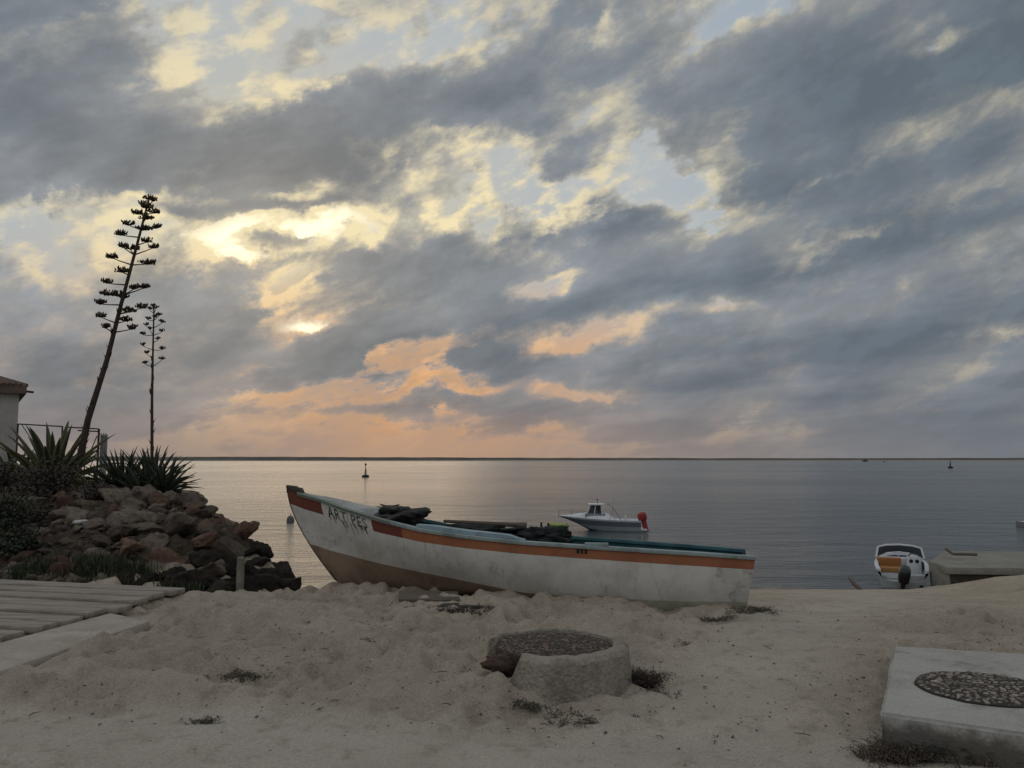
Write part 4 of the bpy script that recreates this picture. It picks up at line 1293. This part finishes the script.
tuft(368, 652, .12, .02, .06, 30, 4, 'sprawling dry weed in the sand left of the well')
tuft(575, 712, .10, .02, .05, 34, 6, 'low dark weeds in front of the concrete well', M_grass)
tuft(528, 703, .05, .02, .05, 30, 26, 'dark weeds at the broken side of the well foot', M_grass)
tuft(618, 709, .05, .02, .04, 14, 27, 'small dark weed by the road in front of the well')
tuft(752, 609, .14, .04, .12, 60, 7, 'dark weed tuft under the square stern of the boat', M_grass)
tuft(715, 612, .07, .02, .06, 40, 17, 'low dark weeds along the boat bottom near the stern', M_grass)
tuft(641, 680, .06, .10, .24, 90, 8, 'dark bushy weed leaning against the right side of the well', M_brush)
tuft(655, 688, .06, .03, .08, 24, 18, 'brown weed spreading right of the bushy weed by the well')
tuft(902, 748, .09, .06, .20, 150, 9, 'brown dry weed at the front left corner of the concrete slab')
tuft(940, 744, .10, .08, .26, 180, 10, 'dark dry weed growing up the front of the concrete slab', M_bush)
tuft(1000, 752, .12, .06, .18, 150, 19, 'dry weed at the front of the slab near the frame edge')
tuft(888, 690, .03, .02, .06, 14, 20, 'thin dry weed along the left side of the concrete slab')
tuft(500, 590, .10, .15, .45, 26, 11, 'wispy dry weed in front of the boat hull')
tuft(472, 592, .05, .15, .40, 10, 12, 'thin dry stems against the brown boat bottom')
tuft(575, 603, .05, .03, .07, 16, 13, 'small reddish weed by the middle of the boat bottom')
tuft(697, 640, .07, .02, .05, 20, 14, 'small brown weed on the sand between the well and the stern')
tuft(455, 612, .22, .02, .09, 90, 15, 'tangle of dry seaweed on the sand before the boat', M_brush, cat='seaweed', name='seaweed_heap')
tuft(500, 608, .12, .02, .10, 40, 16, 'scraggly end of dry weed right of the seaweed tangle')
tuft(560, 592, .05, .02, .05, 8, 28, 'tiny dry weed at the boat bottom left of the middle')

# weathered board by the boat
mb = MB(); p = on(429, 603, .06); gz_ = hz1(p.x, p.y)
mb.box((p.x, p.y, gz_ + .085), (.66, .34, .035), Euler((R(6), R(2), R(8))))
tag(bevel(mb.build('loose_board', M_wood, None), .006, 1), 'weathered grey board lying flat on the sand under the bow', 'board')
lump('seaweed_mat', Vector(on(452, 610, .03)) + Vector((0, 0, -.01)), (.42, .16, .06), M_tarp, 44, 'grey flattened mat of seaweed on the sand below the board', 'seaweed', 4, .6)

# twigs and bits strewn over the loose sand
mb = MB(); gr = random.Random(77)
for _ in range(1700):
    px, py = gr.uniform(0, 1024), gr.uniform(600, 760)
    p = on(px, py, .03)
    if gr.random() > .25 + .75 * float(rough(p.x, p.y)): continue
    z = hz1(p.x, p.y) + .012
    if gr.random() < .2:
        a = gr.uniform(0, 6.28); L = gr.uniform(.02, .10); d = Vector((math.cos(a), math.sin(a), 0))
        mb.tube([(p.x, p.y, z), Vector((p.x, p.y, z + .006)) + d * L * .5 + Vector((-d.y, d.x, 0)) * gr.uniform(-.015, .015), Vector((p.x, p.y, z)) + d * L], [.003, .0035, .002], 4)
    else:
        s = gr.uniform(.003, .013)
        vs = [Vector((p.x, p.y, z)) + Vector((gr.uniform(-1, 1) * s * 1.4, gr.uniform(-1, 1) * s * 1.4, gr.uniform(-.5, .8) * s)) for _ in range(6)]
        bm = bmesh.new(); [bm.verts.new(v) for v in vs]; bmesh.ops.convex_hull(bm, input=bm.verts)
        bm.verts.index_update(); mb.add([v.co.copy() for v in bm.verts], [[v.index for v in f.verts] for f in bm.faces]); bm.free()
tag(mb.build('litter', M_dry, None, smooth=False), 'fine dark twigs and pebbles strewn over the loose sand', 'litter', kind='stuff')

# ---------------------------------------------------------------- moored motorboat
def paintc(name, c, rough_=.35, spec=.4): return worn(name, c, tuple(x * .85 for x in c), 2, .5, rough=rough_, bump=0, spec=spec)
M_gel = paintc('white_gelcoat', (.62, .64, .66)); M_hullgrey = paintc('blue_grey_hull', (.16, .18, .22)); M_hullpale = paintc('pale_grey_hull', (.36, .40, .43))
M_glass = worn('dark_glass', (.02, .025, .03), (.03, .035, .04), bump=0, rough=.08, spec=.6)
M_ored = paintc('red_outboard', (.30, .03, .035)); M_oblack = paintc('black_outboard', (.014, .015, .017)); M_steel = paintc('steel_rail', (.32, .33, .34))
M_bottom = paintc('dark_bottom', (.02, .022, .025)); M_lime = paintc('lime_rubber', (.32, .40, .10)); M_seat = paintc('orange_seat', (.36, .17, .06), .7)

def hull_loft(mb, L, W, sheer, draft, rake, mats, bow_w=.04, n=22, fine=2.6, flare=.82):
    """planing hull: x=0 transom, x=L stem; open top. returns sheer line per side"""
    lines = {1: [], -1: []}
    for side in (1, -1):
        grid = []
        for i in range(n + 1):
            a = i / n
            w = W / 2 * (1 - a ** fine) * (.92 + .16 * min(1, a * 2) * (1 - .5 * a)) + bow_w * a
            zs = sheer(a); kz = -draft + (draft + zs * .55) * max(0, (a - .55) / .45) ** 2.2
            row = []
            for f in (0, .12, .3, .5, .72, .86):
                z = lerp(zs, kz + (zs - kz) * .18, f / .86)
                row.append(Vector((a * (L - rake * f ** 1.2), side * w * lerp(1, flare - .35 * a, f), z)))
            row.append(Vector((a * (L - rake), 0, kz)))
            grid.append(row); lines[side].append(row[0])
        m_ = len(grid[0])
        for i in range(n):
            for j in range(m_ - 1):
                q = [grid[i][j], grid[i + 1][j], grid[i + 1][j + 1], grid[i][j + 1]]
                mb.add(q if side == -1 else q[::-1], [(0, 1, 2, 3)], mats[j])
    return lines

mY = 51.4
mp = at(640.5, 527.5, mY)
mrot = R(174)
motor = empty('motorboat', (mp.x, mp.y, SEA), (0, 0, mrot), label='moored white and grey cabin motorboat with a red outboard engine', cat='motorboat')
ML, MW = 5.15, 2.0
msheer = lambda a: .62 + .26 * a ** 1.6
mb = MB(); ln = hull_loft(mb, ML, MW, msheer, .18, 1.25, [0, 1, 1, 2, 2, 3])
tr_ = [Vector((0, MW / 2 * .92 * k, z)) for k, z in ((1, .62), (.75, -.1), (0, -.18), (-.75, -.1), (-1, .62))]
mb.add(tr_, [(0, 1, 2, 3, 4)], 0)
h_ = mb.build('hull', [M_gel, M_hullgrey, M_hullpale, M_bottom], motor, world=False); weld(h_)
# deck with raised cuddy
mb = MB(); rings = []
for i, (p, q) in enumerate(zip(ln[1], ln[-1])):
    a = i / 22
    up = .34 * float(sstep(.30, .40, a) * (1 - sstep(.55, .97, a))) + .02
    dn = -.28 * float(1 - sstep(.26, .30, a))
    rings.append([p.lerp(q, t) + Vector((0, 0, (up * (1 - abs(2 * t - 1) ** 2.4) + (dn if .08 < t < .92 else 0)))) for t in (0, .09, .2, .35, .5, .65, .8, .91, 1)])
mb.loft(rings, 0, cap=False, closed=False)
mb.build('deck', M_gel, motor, world=False)
# wheelhouse: windscreen, pillars, hard top
mb = MB()
mb.loft([[Vector((2.35, .62, 1.02)), Vector((3.25, .50, 1.02)), Vector((3.25, -.50, 1.02)), Vector((2.35, -.62, 1.02))], [Vector((2.40, .58, 1.50)), Vector((3.0, .46, 1.50)), Vector((3.0, -.46, 1.50)), Vector((2.40, -.58, 1.50))]])
mb.build('windscreen', M_glass, motor, world=False)
mb = MB()
for s in (1, -1):
    for (x0_, w0_, x1_, w1_) in ((2.34, .64, 2.39, .60), (2.8, .58, 2.72, .54), (3.27, .51, 3.02, .47)):
        mb.tube([(x0_, s * w0_, .95), (x1_, s * w1_, 1.53)], .035, 6)
mb.build('pillars', M_gel, motor, world=False)
mb = MB(); mb.box((2.70, 0, 1.56), (1.0, 1.28, .07)); bevel(mb.build('hard_top', M_gel, motor, world=False), .02, 2)
mb = MB(); mb.box((2.75, 0, .93), (1.3, 1.3, .2), taper=.9); bevel(mb.build('cabin_base', M_hullgrey, motor, world=False), .02, 2)
mb = MB(); mb.tube([(2.62, 0, 1.59), (2.62, 0, 1.80)], .016, 6); mb.lathe([(.0, 1.80), (.05, 1.82), (.05, 1.87), (0, 1.9)], (2.62, 0, 0), 10); mb.build('mast_light', M_oblack, motor, world=False)
mb = MB()
for s in (1, -1):
    mb.tube([(1.15, s * .92, .62), (1.75, s * .85, 1.50), (2.0, s * .80, 1.62)], .022, 6); mb.tube([(1.9, s * .92, .70), (1.62, s * .86, 1.32)], .016, 6)
mb.tube([(1.75, .85, 1.5), (1.75, -.85, 1.5)], .022, 6); mb.tube([(1.62, -.5, 1.5), (1.55, -.5, 1.85)], .012, 6); mb.tube([(1.72, .5, 1.5), (1.72, .5, 1.8)], .012, 6)
mb.build('arch', M_steel, motor, world=False)
mb = MB()
for s in (1, -1):
    pr = [Vector((3.3, s * .80, 1.05)), Vector((4.2, s * .62, 1.18)), Vector((5.0, s * .12, 1.2))]
    mb.tube(pr, .014, 5)
    for q, z in zip(pr, (.72, .80, .88)): mb.tube([q, (q.x, q.y, z)], .012, 5)
mb.tube([(5.0, .12, 1.2), (5.1, 0, 1.2), (5.0, -.12, 1.2)], .014, 5)
mb.build('bow_rail', M_steel, motor, world=False)
# pale band on the side (unreadable graphics)
mb = MB(); mb.box((.9, 0, .75), (.04, 1.5, .30)); mb.box((1.25, 0, .45), (.45, 1.2, .35)); bevel(mb.build('bench', M_gel, motor, world=False), .03, 2)
mb = MB(); mb.box((-.16, 0, .06), (.42, 1.5, .08)); bevel(mb.build('swim_platform', M_gel, motor, world=False), .02, 2)

def outboard(parent, M, mat, s=1.0, tilt=.5, under=None):
    """cowl, leg, cavitation plate, propeller hub and blades"""
    T = M @ Matrix.Rotation(-tilt, 4, 'Y')
    e_ = MB(); rings = []
    for z, lx, ly in ((.0, .20, .13), (.06, .27, .17), (.22, .30, .19), (.40, .29, .19), (.50, .24, .16), (.545, .15, .10)):
        rings.append([T @ Vector((s * (-.10 + lx * math.copysign(abs(math.cos(t)) ** .6, math.cos(t))), s * ly * math.copysign(abs(math.sin(t)) ** .6, math.sin(t)), s * (z + .15))) for t in [2 * math.pi * j / 18 for j in range(18)]])
    e_.loft(rings)
    eo = e_.build('outboard_engine', mat, parent, world=False)
    l_ = MB()
    l_.loft([[T @ Vector((s * (x - .1), s * y, s * z)) for x, y in ((.12, .0), (.04, .07), (-.14, .06), (-.2, 0), (-.14, -.06), (.04, -.07))] for z in (.16, -.25, -.55)])
    l_.box(T @ Vector((-.16 * s, 0, -.5 * s)), (.42 * s, .24 * s, .02 * s), T.to_3x3())
    l_.loft([[T @ Vector((s * (x * k - .12), s * y * k, s * z)) for x, y in ((.10, 0), (.0, .04), (-.12, 0), (.0, -.04))] for z, k in ((-.55, 1), (-.82, .6))])
    l_.tube([T @ Vector((s * .04, 0, -.64 * s)), T @ Vector((-.2 * s, 0, -.64 * s)), T @ Vector((-.34 * s, 0, -.64 * s))], [.03 * s, .06 * s, .04 * s], 8)
    lo_ = l_.build('leg', mat, eo, world=False)
    p_ = MB()
    for k in range(3):
        a = k * 2.094; d = Vector((0, math.cos(a), math.sin(a))); q = Vector((0, -math.sin(a), math.cos(a)))
        p_.add([T @ (s * (Vector((-.27, 0, -.64)) + d * .04 + q * .03)), T @ (s * (Vector((-.30, 0, -.64)) + d * .16 + q * .07)), T @ (s * (Vector((-.27, 0, -.64)) + d * .16 - q * .05)), T @ (s * (Vector((-.24, 0, -.64)) + d * .04 - q * .03))], [(0, 1, 2, 3)])
    p_.build('propeller', M_steel, eo, world=False)
outboard(motor, Matrix.Translation((-.10, 0, .42)), M_ored, .95, -.22)

# lime tender on the far side of the bow
tp = at(559, 527, 53.5)
tender = empty('tender', (tp.x, tp.y, SEA), (0, 0, R(178)), label='small lime green inflatable tender floating behind the motorboat bow', cat='dinghy')
mb = MB()
P_ = [(-.55, .3, .12), (.1, .32, .13), (.45, .22, .17), (.62, 0, .22), (.45, -.22, .17), (.1, -.32, .13), (-.55, -.3, .12)]
mb.tube([(-.62, .3, .12)] + P_ + [(-.62, -.3, .12)], [.06] + [.11] * 7 + [.06], 10); mb.build('tube', M_lime, tender, world=False)
mb = MB(); mb.box((-.1, 0, .04), (1.0, .5, .05)); mb.build('floor_board', M_oblack, tender, world=False)
mb = MB(); mb.box((-.5, 0, .15), (.05, .5, .26)); mb.build('transom', M_oblack, tender, world=False)

# ---------------------------------------------------------------- beached speedboat, seen from astern
sY = 28.6
spt = at(903.5, 588, sY)
speed = empty('speedboat', (spt.x, spt.y, SEA - .02), (0, 0, R(67)), label='small white speedboat with an orange seat drawn up stern-first at the beach', cat='speedboat')
SL, SW = 4.3, 1.72
ssheer = lambda a: .62 + .22 * a ** 1.4
mb = MB(); ln = hull_loft(mb, SL, SW, ssheer, .12, .7, [0, 0, 0, 0, 0, 0], fine=3.2)
h_ = mb.build('hull', [M_gel], speed, world=False); weld(h_)
# moulded gunwales and foredeck
mb = MB()
for side in (1, -1):
    rings = []
    for p in ln[side]: rings.append([p + Vector((0, side * .02, -.03)), p + Vector((0, side * .01, .03)), p + Vector((0, -side * .11, .035)), p + Vector((0, -side * .12, -.10))])
    mb.loft(rings[:17])
bevel(mb.build('gunwale', M_gel, speed, world=False), .01, 2)
mb = MB(); rings = []
for i in range(12, 23):
    p, q = ln[1][i], ln[-1][i]; a = i / 22
    rings.append([p.lerp(q, t) + Vector((0, 0, .02 + .16 * (1 - abs(2 * t - 1) ** 2))) for t in np.linspace(0, 1, 9)])
mb.loft(rings, 0, cap=False, closed=False); mb.build('foredeck', M_gel, speed, world=False)
# inner liner: floor and sides
M_liner = paintc('grey_liner', (.36, .38, .38), .6)
mb = MB(); prev = None
for i in range(0, 13):
    ring = [ln[1][i] + Vector((0, -.10, -.02)), Vector((ln[1][i].x, ln[1][i].y * .80, .16)), Vector((ln[1][i].x, 0, .14)), Vector((ln[-1][i].x, ln[-1][i].y * .80, .16)), ln[-1][i] + Vector((0, .10, -.02))]
    if prev:
        for j in range(4): mb.add([prev[j], ring[j], ring[j + 1], prev[j + 1]], [(0, 1, 2, 3)])
    prev = ring
mb.build('liner', M_liner, speed, world=False)
mb = MB(); mb.loft([[Vector((x, y, z)) for y, z in ((.80, .54), (.66, -.05), (0, -.12), (-.66, -.05), (-.80, .54), (-.62, .30), (-.30, .24), (.30, .24), (.62, .30))] for x in (-.01, .06)])
mb.build('transom', M_liner, speed, world=False)
# windscreen: raked frame and smoked panel
mb = MB(); fr = [Vector((2.35, .80, .78)), Vector((2.55, .72, 1.14)), Vector((2.75, .45, 1.20)), Vector((2.85, 0, 1.22)), Vector((2.75, -.45, 1.20)), Vector((2.55, -.72, 1.14)), Vector((2.35, -.80, .78))]
mb.tube(fr, .035, 8); wf = mb.build('windscreen', M_gel, speed, world=False)
mb = MB(); top_ = fr[1:6]; bot_ = [Vector((2.55, .76, .80)), Vector((2.85, .46, .92)), Vector((2.97, 0, .96)), Vector((2.85, -.46, .92)), Vector((2.55, -.76, .80))]
rings = [[a_, b__, b__ + Vector((.012, 0, 0)), a_ + Vector((.012, 0, 0))] for a_, b__ in zip(top_, bot_)]
mb.loft(rings); mb.build('pane', M_glass, wf, world=False)
# dash and helm console (right-hand side as one looks forward)
mb = MB(); mb.box((2.25, 0, .62), (.30, 1.36, .42)); bevel(mb.build('dashboard', M_gel, speed, world=False), .04, 3)
mb = MB(); mb.loft([[Vector((x, y, z)) for y, z in ((-.16, .18), (-.70, .18), (-.66, .86), (-.58, .93), (-.28, .93), (-.20, .86))] for x in (1.72, 2.12)])
con = mb.build('console', M_gel, speed, world=False); bevel(con, .02, 2)
mb = MB(); mb.tube([(1.74, -.60, .92), (1.80, -.56, .99), (1.84, -.43, 1.03), (1.80, -.30, .99), (1.74, -.26, .92)], .022, 6); mb.build('console_screen', M_oblack, con, world=False)
for y in (-.34, -.53):
    mb = MB(); T_ = Matrix.Translation((1.715, y, .76)) @ Matrix.Rotation(-math.pi / 2, 4, 'Y'); q = MB()
    q.lathe([(.065, 0), (.065, .012), (.05, .016), (0, .016)], (0, 0, 0), 16); mb.add([T_ @ v for v in q.v], q.f); mb.build('gauge', M_oblack, con, world=False)
mb = MB(); mb.box((1.60, -.70, .62), (.10, .06, .28)); mb.build('throttle_box', M_oblack, speed, world=False)
mb = MB(); mb.box((1.55, .38, .46), (.55, .78, .18)); mb.box((1.85, .38, .68), (.14, .80, .34), Euler((0, R(-10), 0)))
bevel(mb.build('seat', M_seat, speed, world=False), .04, 3)
mb = MB(); mb.box((1.55, .38, .27), (.50, .70, .22)); bevel(mb.build('seat_base', M_gel, speed, world=False), .02, 2)
mb = MB(); mb.box((.62, -.45, .30), (.40, .60, .24)); mb.box((.62, .62, .28), (.40, .26, .20)); bevel(mb.build('stern_locker', M_liner, speed, world=False), .02, 2)
outboard(speed, Matrix.Translation((-.10, .02, .16)) @ Matrix.Rotation(R(8), 4, 'X'), M_oblack, 1.0, .30)
mb = MB(); mb.tube([(-.02, -.55, .10), (-.10, -.55, .10)], .07, 10); mb.build('drain_plug', M_oblack, speed, world=False)

# ---------------------------------------------------------------- concrete jetty
M_jet = worn('jetty_concrete', (0.27, 0.255, 0.22), (0.20, 0.19, 0.165), 1.0, .8, rough=.95, bscale=12, bump=.6, bdist=.05, dirt=(.12, .11, .095), dscale=1.0, damt=.5)
M_jdark = worn('dark_jetty_side', (0.075, 0.068, 0.055), (0.045, 0.042, 0.033), 1.5, .9, rough=.95, bscale=10, bump=.8, bdist=.06)  # darker tone for the jetty side below the cap
jz = -1.82
jl, jr = at(947, 560, 27.6), at(1200, 562, 27.0)
jetty = empty('jetty', (jl.x, jl.y, SEA), label='low concrete jetty with a dark side running out beside the speedboat', cat='jetty')
x0_, y0_ = at(947, 560, 27.0).x, 27.0; xw = at(929, 555, 28.5).x
mb = MB()
b_ = [Vector((x0_, y0_, 0)), Vector((30, 25.5, 0)), Vector((30, 30.5, 0)), Vector((at(946, 555, 31.5).x, 31.5, 0)), Vector((xw + .12, 28.6, 0))]
mb.loft([[p + Vector((0, 0, SEA - 1.2)) for p in b_], [p + Vector((0, 0, jz - .22)) for p in b_]], 0)
o = mb.build('body', [M_jdark], jetty)
mb = MB()
b2 = [Vector((x0_ - .1, y0_ - .12, 0)), Vector((30, 25.38, 0)), Vector((30, 30.6, 0)), Vector((at(944, 555, 31.6).x, 31.6, 0)), Vector((xw + .05, 28.55, 0))]
mb.loft([[p + Vector((0, 0, jz - .22)) for p in b2], [p + Vector((0, 0, jz)) for p in b2]], 0)
bevel(mb.build('cap', M_jet, jetty), .03, 2)
# sloping end apron next to the boat
mb = MB()
ea = [Vector((xw - .12, 28.2, SEA - .3)), Vector((x0_ - .05, 26.75, SEA + .1 - .3)), Vector((x0_ - .02, 26.9, jz - .01)), Vector((xw - .02, 28.5, jz - .01))]
eb = [p + Vector((.35, .5, 0)) for p in ea]
mb.loft([ea, eb]); bevel(mb.build('end_wall', M_jet, jetty), .03, 2)
mb = MB(); mb.tube([at(946, 549, 29.6), at(953, 554, 29.2), at(977, 554.5, 29.0)], .05, 7)
tag(mb.build('pipe', M_wood, None), 'dark bent pipe lying on top of the concrete jetty', 'pipe')
# dark boulders at the jetty foot
for px, Y, s, lab in ((941, 25.6, .36, 'dark boulder at the corner of the jetty foot'), (955, 25.2, .28, 'small dark boulder right of the jetty corner boulder'), (985, 24.4, .26, 'long dark boulder half buried before the jetty side'), (1003, 24.0, .30, 'dark flat boulder half buried at the right end of the jetty side')):
    p = gp(px, Y); o = bpy.data.objects.new('boulder', rr.choice(ROCKS[3])); C.objects.link(o); o.location = p; o.scale = (s * 1.5, s, s * .6); o.rotation_euler = (0, 0, rr.uniform(-.3, .3)); tag(o, lab, 'boulder')

# crooked stick at the waterline
mb = MB(); mb.tube([at(861, 590, 27.0), at(854, 584, 27.3), at(849, 578, 27.5)], [.06, .07, .035], 7)
tag(mb.build('driftwood', M_wood, None), 'crooked dark stick of driftwood at the waterline left of the speedboat', 'driftwood')

# ---------------------------------------------------------------- buoys and far craft
M_buoy = paintc('dark_buoy', (.018, .018, .02), .6)
def channel_buoy(px, py, Y, s, label, top=True, wide=1.0):
    p = at(px, py, Y); root = empty('channel_buoy', (p.x, p.y, SEA), label=label, cat='buoy')
    mb = MB(); mb.lathe([(.3 * s * wide, -.3 * s), (.86 * s * wide, -.1 * s), (.9 * s * wide, .35 * s), (.6 * s * wide, .55 * s), (.15 * s, .62 * s)], (0, 0, 0), 20); mb.build('float', M_buoy, root, world=False)
    mb = MB()
    for k in range(3):
        a = k * 2.094 + .4; mb.tube([(.35 * s * math.cos(a), .35 * s * math.sin(a), .55 * s), (.05 * s * math.cos(a), .05 * s * math.sin(a), 2.2 * s)], .06 * s, 6)
    mb.tube([(0, 0, .5 * s), (0, 0, 3.0 * s)], .09 * s, 8); mb.build('mast', M_buoy, root, world=False)
    if top:
        mb = MB(); mb.lathe([(.0, 2.8 * s), (.2 * s, 2.9 * s), (.27 * s, 3.1 * s), (.2 * s, 3.3 * s), (0, 3.4 * s)], (0, 0, 0), 14); mb.build('top_mark', M_buoy, root, world=False)
channel_buoy(365.5, 477, 192, .95, 'black channel buoy with a round top mark beyond the boat bow')
channel_buoy(950.5, 468, 365, 1.25, 'distant dark channel buoy with a thin mast at the right', False)
# small pale mooring buoy by the rocks
p = at(290.5, 521, 58)
mbuoy = empty('mooring_buoy', (p.x, p.y, SEA), (R(10), 0, 0), label='small grey mooring buoy on the water left of the boat bow', cat='buoy')
mb = MB(); mb.lathe([(.05, -.2), (.26, -.08), (.27, .15), (.16, .40), (.0, .45)], (0, 0, 0), 16); mb.build('float', paintc('grey_buoy', (.13, .13, .13), .6), mbuoy, world=False)
mb = MB(); mb.tube([(0, 0, .42), (0.03, 0, .55), (0.09, 0, .5)], .03, 6); mb.build('ring', M_iron, mbuoy, world=False)

def far_boat(px, py, Y, L, label, mat):
    p = at(px, py, Y); root = empty('fishing_boat', (p.x, p.y, SEA), (0, 0, R(180)), label=label, cat='fishing boat')
    mb = MB(); hull_loft(mb, L, L * .3, lambda a: L * .12 + L * .08 * a ** 2, L * .04, L * .12, [0] * 6); weld(mb.build('hull', [mat], root, world=False))
    mb = MB(); mb.box((L * .4, 0, L * .12), (L * .8, L * .24, .1)); mb.build('deck', mat, root, world=False)
    mb = MB(); mb.box((L * .38, 0, L * .22), (L * .28, L * .18, L * .2), taper=.9); mb.build('wheelhouse', mat, root, world=False)
    mb = MB(); mb.tube([(L * .3, 0, L * .3), (L * .3, 0, L * .48)], L * .008, 6); mb.build('mast', mat, root, world=False)
M_far = paintc('distant_dark_paint', (.05, .055, .065), .7)
far_boat(868, 460.6, 1050, 8.5, 'tiny dark fishing boat near the horizon', M_far)
far_boat(885.5, 461.6, 900, 3.2, 'very small boat right of the fishing boat near the horizon', M_far)
# small craft cut by the right edge of the frame
p = at(1021, 524.5, 54); db = empty('dinghy', (p.x + .05, p.y, SEA), (0, 0, 0), label='moored pale dinghy whose end shows at the right edge of the frame', cat='dinghy')
mb = MB(); ln = hull_loft(mb, 3.2, 1.3, lambda a: .30 + .12 * a, .08, .4, [0, 0, 1, 1, 1, 1]); weld(mb.build('hull', [M_gel, M_hullgrey], db, world=False))
mb = MB(); mb.box((1.4, 0, .14), (2.6, .9, .03)); mb.build('floor_board', M_liner, db, world=False)
mb = MB(); mb.box((0, 0, .14), (.05, 1.16, .34)); mb.build('transom', M_hullgrey, db, world=False)
